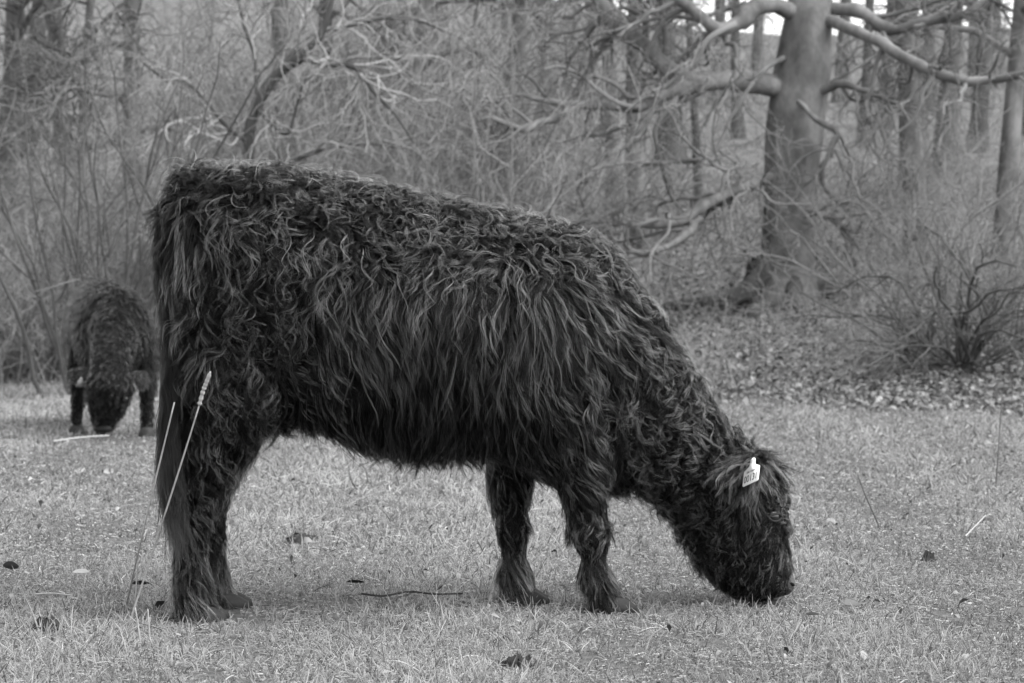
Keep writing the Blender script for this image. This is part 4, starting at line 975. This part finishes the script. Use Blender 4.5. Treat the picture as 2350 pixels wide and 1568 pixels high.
# ================================================================== turf and litter
FEET = [(U(455, 1418, yh)[0], yh), (U(515, 1392, yH)[0], yH), (U(1400, 1396, yf)[0], yf), (U(1198, 1387, yF)[0], yF)]
def grass_band(d0, d1, dens, h, r, margin=1.2, straw=.08):
    area_w = lambda d: 2350 / F_PX * d * margin
    n = int(dens * (d1 - d0) * area_w((d0 + d1) / 2))
    d = np.sqrt(rng.uniform(d0 ** 2, d1 ** 2, n))
    # the turf goes on, thinner, on both sides of the strip in front of the wood
    m_ = n // 4; d = np.concatenate([d, np.sqrt(rng.uniform(d0 ** 2, d1 ** 2, m_))])
    xf = np.concatenate([rng.uniform(-.5, .5, n), rng.choice([-1, 1], m_) * rng.uniform(.5, 1.0, m_)]); n = n + m_
    x = xf * area_w(d)
    # tufts: pull blades together
    cx = np.round(x / .035 + .8 * rng.normal(size=n) * .3) * .035; cy = np.round(d / .035) * .035
    s = d - edge(x)
    keep = rng.random(n) < 1 - smooth(-1.2, .8, s + .8 * undul(x, d, 1.5, 3))
    for fx, fy in FEET: keep &= (((x - fx) / .085) ** 2 + ((d - fy + .05) / .11) ** 2 > 1) | (rng.random(n) < .25)
    mx_ = U(1765, 1370, 6.4)[0]; keep &= (((x - mx_) / .10) ** 2 + ((d - 6.33) / .12) ** 2 > 1) | (rng.random(n) < .3)
    bare = .4 * undul(x, d, 5.0, 1) + .6 * undul(x * 1.3 + 4, d * .6, 23., 5)
    keep &= rng.random(n) < 1 - .85 * smooth(.15, .5, bare)
    x, d, bare = x[keep], d[keep], bare[keep]
    n = len(x)
    patch = undul(x, d, 1.7, 2) * .5 + undul(x, d, 4.5, 6) * .5
    hh = h * rng.gamma(3.5, .28, n) * (1 + .8 * patch)
    is_straw = rng.random(n) < straw
    hh = np.where(is_straw, hh * rng.uniform(.6, 1.5, n), hh)
    az = rng.uniform(0, 6.283, n); lean = np.clip(rng.gamma(3.4, .36, n), .15, 1.65); lean = np.where(is_straw, rng.uniform(1.2, 1.7, n), lean)
    K = 4
    P = np.empty((n, K, 3)); P[:, 0] = np.stack([x, d, terrain(x, d) - .004], -1)
    th = lean * .8
    for j in range(1, K):
        P[:, j] = P[:, j - 1] + np.stack([np.sin(th) * np.cos(az), np.sin(th) * np.sin(az), np.cos(th)], -1) * (hh / (K - 1))[:, None]
        th = np.minimum(th + lean * .22 * rng.uniform(-.3, 1.6, n), 1.7); az = az + rng.normal(size=n) * .2
    P[:, 1:, 2] = np.maximum(P[:, 1:, 2], (terrain(x, d) + .003)[:, None])
    R = (r * rng.uniform(.6, 1.3, n))[:, None] * np.array([.9, 1, .75, .15])
    tone = np.where(is_straw, rng.uniform(.4, .7, n), rng.uniform(.14, .42, n) * (1 + .5 * patch))
    tone = np.where(rng.random(n) < .10, rng.uniform(.05, .13, n), tone)
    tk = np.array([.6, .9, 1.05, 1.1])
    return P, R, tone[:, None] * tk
bands = [grass_band(4.7, 6.0, 19000, .022, .00105), grass_band(6.0, 7.6, 16000, .021, .00115), grass_band(7.6, 10, 8000, .023, .0017), grass_band(10, 14, 3600, .030, .0024), grass_band(14, 19, 2100, .036, .0032), grass_band(19, 27, 1100, .045, .0042)]
P = np.concatenate([b[0] for b in bands]); R = np.concatenate([b[1] for b in bands]); T = np.concatenate([b[2] for b in bands])
tag(hair_obj("grass", P, R, M_GRASS, None, T), "short grazed pasture grass mixed with pale dead blades", "grass", None, "stuff")
print("grass", len(P))

def leaves(n, x, y, z, size, tone, curl=.5, flat=.5):
    """n bent leaves of 6 vertices"""
    az = rng.uniform(0, 6.283, n)
    Nn = unit(np.stack([rng.normal(size=n) * flat, rng.normal(size=n) * flat, np.ones(n)], -1))
    A = unit(np.cross(Nn, np.stack([np.cos(az), np.sin(az), 0 * az], -1))); B = np.cross(Nn, A)
    L = size * rng.uniform(.6, 1.3, n); W = L * rng.uniform(.45, .75, n); c = rng.normal(size=n) * curl * W
    p = np.stack([x, y, z], -1)
    loc = [(-.5, 0, 0), (-.12, .42, 1), (.28, .32, 1), (.55, 0, 0), (.28, -.32, 1), (-.12, -.42, 1)]
    V = np.stack([p + A * (L * a)[:, None] + B * (W * b)[:, None] + Nn * (np.abs(c) * k + .004)[:, None] for a, b, k in loc], 1)
    i = np.arange(n)[:, None] * 6
    F = np.concatenate([i + np.array([[0, 1, 5]]), i + np.array([[1, 2, 4]]), i + np.array([[1, 4, 5]]), i + np.array([[2, 3, 4]])])
    return V.reshape(-1, 3), F, np.repeat(tone, 6)
n = 150000
d = 16 + 26 * rng.random(n) ** 1.5; px = rng.uniform(-900, 3250, n); x = (px - 1175) / F_PX * d
s = d - edge(x)
keep = rng.random(n) < smooth(-1.1, .6, s + .7 * undul(x, d, 1.5, 3)) * (.55 + .45 * smooth(12, 4, s))
x, d = x[keep], d[keep]; n = len(x)
tn = np.where(rng.random(n) < .36, rng.uniform(.18, .33, n), rng.uniform(.05, .2, n))
V, F, T = leaves(n, x, d, terrain(x, d) + .01, .06, tn, .5, .55)
tag(mesh_obj("leaf_litter", V, F, M_LEAF, None, False, T), "curled dead leaves strewn along the foot of the wooded bank", "leaves", None, "stuff")

n = 5200
d = np.sqrt(rng.uniform(4.8 ** 2, 18 ** 2, n)); x = rng.uniform(-.5, .5, n) * 2350 / F_PX * d * 1.15
keep = (d < edge(x)) & (rng.random(n) < .35 + .65 * (undul(x, d, 2.4, 3) > .1)); x, d = x[keep], d[keep]; n = len(x)
tn = np.where(rng.random(n) < .45, rng.uniform(.2, .36, n), rng.uniform(.03, .12, n))
V, F, T = leaves(n, x, d, terrain(x, d) + .014, .018 * np.exp(rng.normal(size=n) * .3), tn, .6, .8)
tag(mesh_obj("leaf_scraps", V, F, M_LEAF, None, False, T), "small scraps of dead leaf trodden into the grazed turf", "leaves", None, "stuff")

# dead leaves, stalks and straws that can be told apart in the turf
def single_leaf(px, py, size, tone, label, up=.6):
    p = G(px, py, 4.6); root = None
    m = 9; t = np.linspace(-1, 1, m)
    az = rng.uniform(0, 6.28)
    V = []
    for k, a in enumerate(np.linspace(0, 1, 9)):
        wd = math.sin(math.pi * min(1, a * .97 + .03)) ** .7 * .33
        for s in (-1, -.5, 0, .5, 1):
            V.append((a - .5, s * wd, .18 * abs(s) * wd * 2 + .15 * (a - .5) ** 2))
    V = np.array(V) * size
    Rm = np.array(Matrix.Rotation(az, 3, 'Z') @ Matrix.Rotation(up * rng.choice([-1, 1]), 3, 'X'))
    V = V @ Rm.T + p + np.array([0, 0, .018 + size * .15])
    idx = np.arange(45).reshape(9, 5)
    F = np.stack([idx[:-1, :-1], idx[1:, :-1], idx[1:, 1:], idx[:-1, 1:]], -1).reshape(-1, 4)
    V2 = np.concatenate([V, V - [0, 0, .0012]])
    o = mesh_obj("fallen_leaf", V2, np.concatenate([F, F[:, ::-1] + 45]), M_LEAF, None, True, np.full(90, tone))
    return tag(o, label, "leaf", "dead leaves lying in the pasture")
single_leaf(816, 1358, .05, .015, "black oval leaf in the grass below the belly", .2)
single_leaf(588, 1096, .07, .12, "upright grey leaf in the grass behind the hind leg", 1.0)
single_leaf(1410, 1398, .045, .16, "grey leaf against the near front hoof", .8)
single_leaf(1955, 1412, .06, .12, "broad brown-grey leaf in the grass right of the muzzle", .4)
single_leaf(930, 1390, .05, .36, "pale leaf scraps beside the fallen twig", .2)
single_leaf(1010, 1372, .045, .05, "small dark leaf above the fallen twig", .6)
single_leaf(250, 1095, .05, .4, "white upturned leaf left of the hind legs", .9)
single_leaf(185, 1335, .05, .35, "pale leaf lying among straws at lower left", .3)
single_leaf(25, 1320, .05, .06, "dark leaf at the left edge of the grass", .9)
single_leaf(322, 1362, .05, .03, "blackish leaf behind the broken straw", .4)
single_leaf(25, 1020, .10, .4, "white leaf at the left edge beyond the smaller cow's feet", .3)
single_leaf(1865, 1432, .035, .3, "small pale leaf at lower right", .4)
def stalk(name, pts, r, label, cat, mat=M_STRAW, n=14, group="dry stalks and straws in the pasture", head=None):
    P = spline(np.array(pts), n)
    R = np.linspace(1, .7, n) * r
    V, F = tubes(P, R, 7)
    if head is None:
        o = mesh_obj(name, V, F, mat); return tag(o, label, cat, group)
    root = tag(empty(name, P[0]), label, cat, group)
    mesh_obj("stem", V, F, mat, root)
    h = spline(np.array(head), 40); tt = np.linspace(0, 1, 40)
    Rh = r * 1.8 * (1 + .16 * np.sin(tt * 46) + .12 * rng.normal(size=40)) * np.clip(np.minimum(tt * 8 + .6, (1 - tt) * 8 + .35), 0, 1)
    V, F = tubes(h, Rh, 9); mesh_obj("seed_head", V, F, mat, root)
    return root
S_ = lambda px, py, d: U(px, py, d)
p0 = G(296, 1432, 4.6)
stalk("seed_stalk", [p0, S_(342, 1294, 6.0), S_(385, 1160, 5.95), S_(425, 1035, 5.9), S_(458, 928, 5.86)], .0027, "tall pale grass stalk with knobbly seed head before the tail", "grass stalk", head=[S_(457, 931, 5.86), S_(466, 898, 5.85), S_(474, 877, 5.84), S_(483, 853, 5.83)])
p0 = G(287, 1402, 4.6)
stalk("straw_stalk", [p0, S_(317, 1270, 6.05), S_(345, 1150, 5.98), S_(373, 1035, 5.93), S_(400, 924, 5.88)], .0027, "tall blunt pale straw beside the tail", "straw")
stalk("straw_stalk", [G(309, 1390, 4.6), S_(313, 1340, G(309, 1390, 4.6)[1]), S_(317, 1284, G(309, 1390, 4.6)[1])], .0026, "short upright pale straw left of the hind hooves", "straw")
p0 = G(322, 1478, 4.6)
stalk("straw_stalk", [p0, S_(316, 1430, p0[1]), S_(310, 1395, p0[1])], .0026, "faint straw standing in the foreground at lower left", "straw")
p0 = G(345, 1490, 4.6)
stalk("straw_stalk", [p0, S_(342, 1440, p0[1]), S_(339, 1398, p0[1])], .0026, "second faint straw in the foreground, nearer the hooves", "straw")
p0 = G(80, 1390, 4.6); p1 = G(166, 1393, 4.6)
stalk("straw_stalk", [p0 + [0, 0, .03], (p0 + p1) / 2 + [0, 0, .034], p1 + [0, 0, .03]], .003, "straw lying flat on the grass at lower left", "straw")
p0 = G(122, 1034, 4.6); p1 = G(250, 1020, 4.6)
stalk("straw_stalk", [p0 + [0, 0, .05], (p0 + p1) / 2 + [0, 0, .055], p1 + [0, 0, .05]], .006, "long straw lying on the grass before the smaller cow", "straw")
p0 = G(2020, 1216, 4.6)
stalk("thin_stem", [p0, S_(2005, 1180, p0[1]), S_(1985, 1135, p0[1]), S_(1968, 1090, p0[1])], .0028, "thin dark leaning stem right of the big cow's head", "stem", M_BARK2)
p0 = G(2285, 1118, 4.6)
stalk("thin_stem", [p0, S_(2290, 1050, p0[1]), S_(2296, 960, p0[1]), S_(2300, 905, p0[1])], .0034, "thin upright grey stem near the right edge", "stem", M_BARK)
p0 = G(2215, 1252, 4.6); p1 = G(2262, 1222, 4.6)
stalk("straw_stalk", [p0 + [0, 0, .03], p1 + [0, 0, .06]], .003, "pale straw sticking out of the grass at right", "straw")
p0 = G(1480, 1500, 4.6)
stalk("straw_stalk", [p0, S_(1495, 1460, p0[1]), S_(1530, 1435, p0[1])], .0022, "bent pale straw in the grass below the big cow's neck", "straw")
# fallen twig under the belly
q = [G(830, 1387, 4.6), G(880, 1392, 4.6), G(940, 1382, 4.6), G(1000, 1388, 4.6), G(1062, 1386, 4.6)]
stalk("fallen_twig", [v + [0, 0, .028] for v in q], .0032, "dark twig lying in the grass between hind and front feet", "twig", M_DUNG, group=None)
# dark clods and dung
for (px, py, s_, lab) in ((690, 1245, .055, "dark trampled clod between the hind and front legs"), (1190, 1535, .024, "dark clump at the bottom edge right of centre"), (2135, 1290, .026, "dark curled clod in the grass at far right"), (110, 1448, .032, "dark clump at lower left")):
    c = G(px, py, 4.6)
    m = 22; an = np.linspace(0, 2 * np.pi, m, endpoint=False); Vc = []
    for f_, h_ in ((1.0, -.006), (.8, .012), (.5, .022), (.2, .02)):
        rr_ = s_ * f_ * (1 + .3 * np.sin(2 * an + px) + .2 * np.sin(5 * an + py) + (.3 * rng.normal(size=m)))
        Vc.append(np.stack([c[0] + rr_ * np.cos(an) * 1.2, c[1] + rr_ * np.sin(an) * 1.6, c[2] + h_ + .009 * rng.normal(size=m)], -1))
    idx = np.arange(4 * m).reshape(4, m); a_ = idx[:-1]; b_ = np.roll(a_, -1, 1); c_ = idx[1:]; d_ = np.roll(c_, -1, 1)
    V, F = np.concatenate(Vc), [np.stack([a_, b_, d_, c_], -1).reshape(-1, 4), idx[-1][None]]
    tag(mesh_obj("soil_clod", V, F, M_DUNG), lab, "clod", "dark clods in the turf")
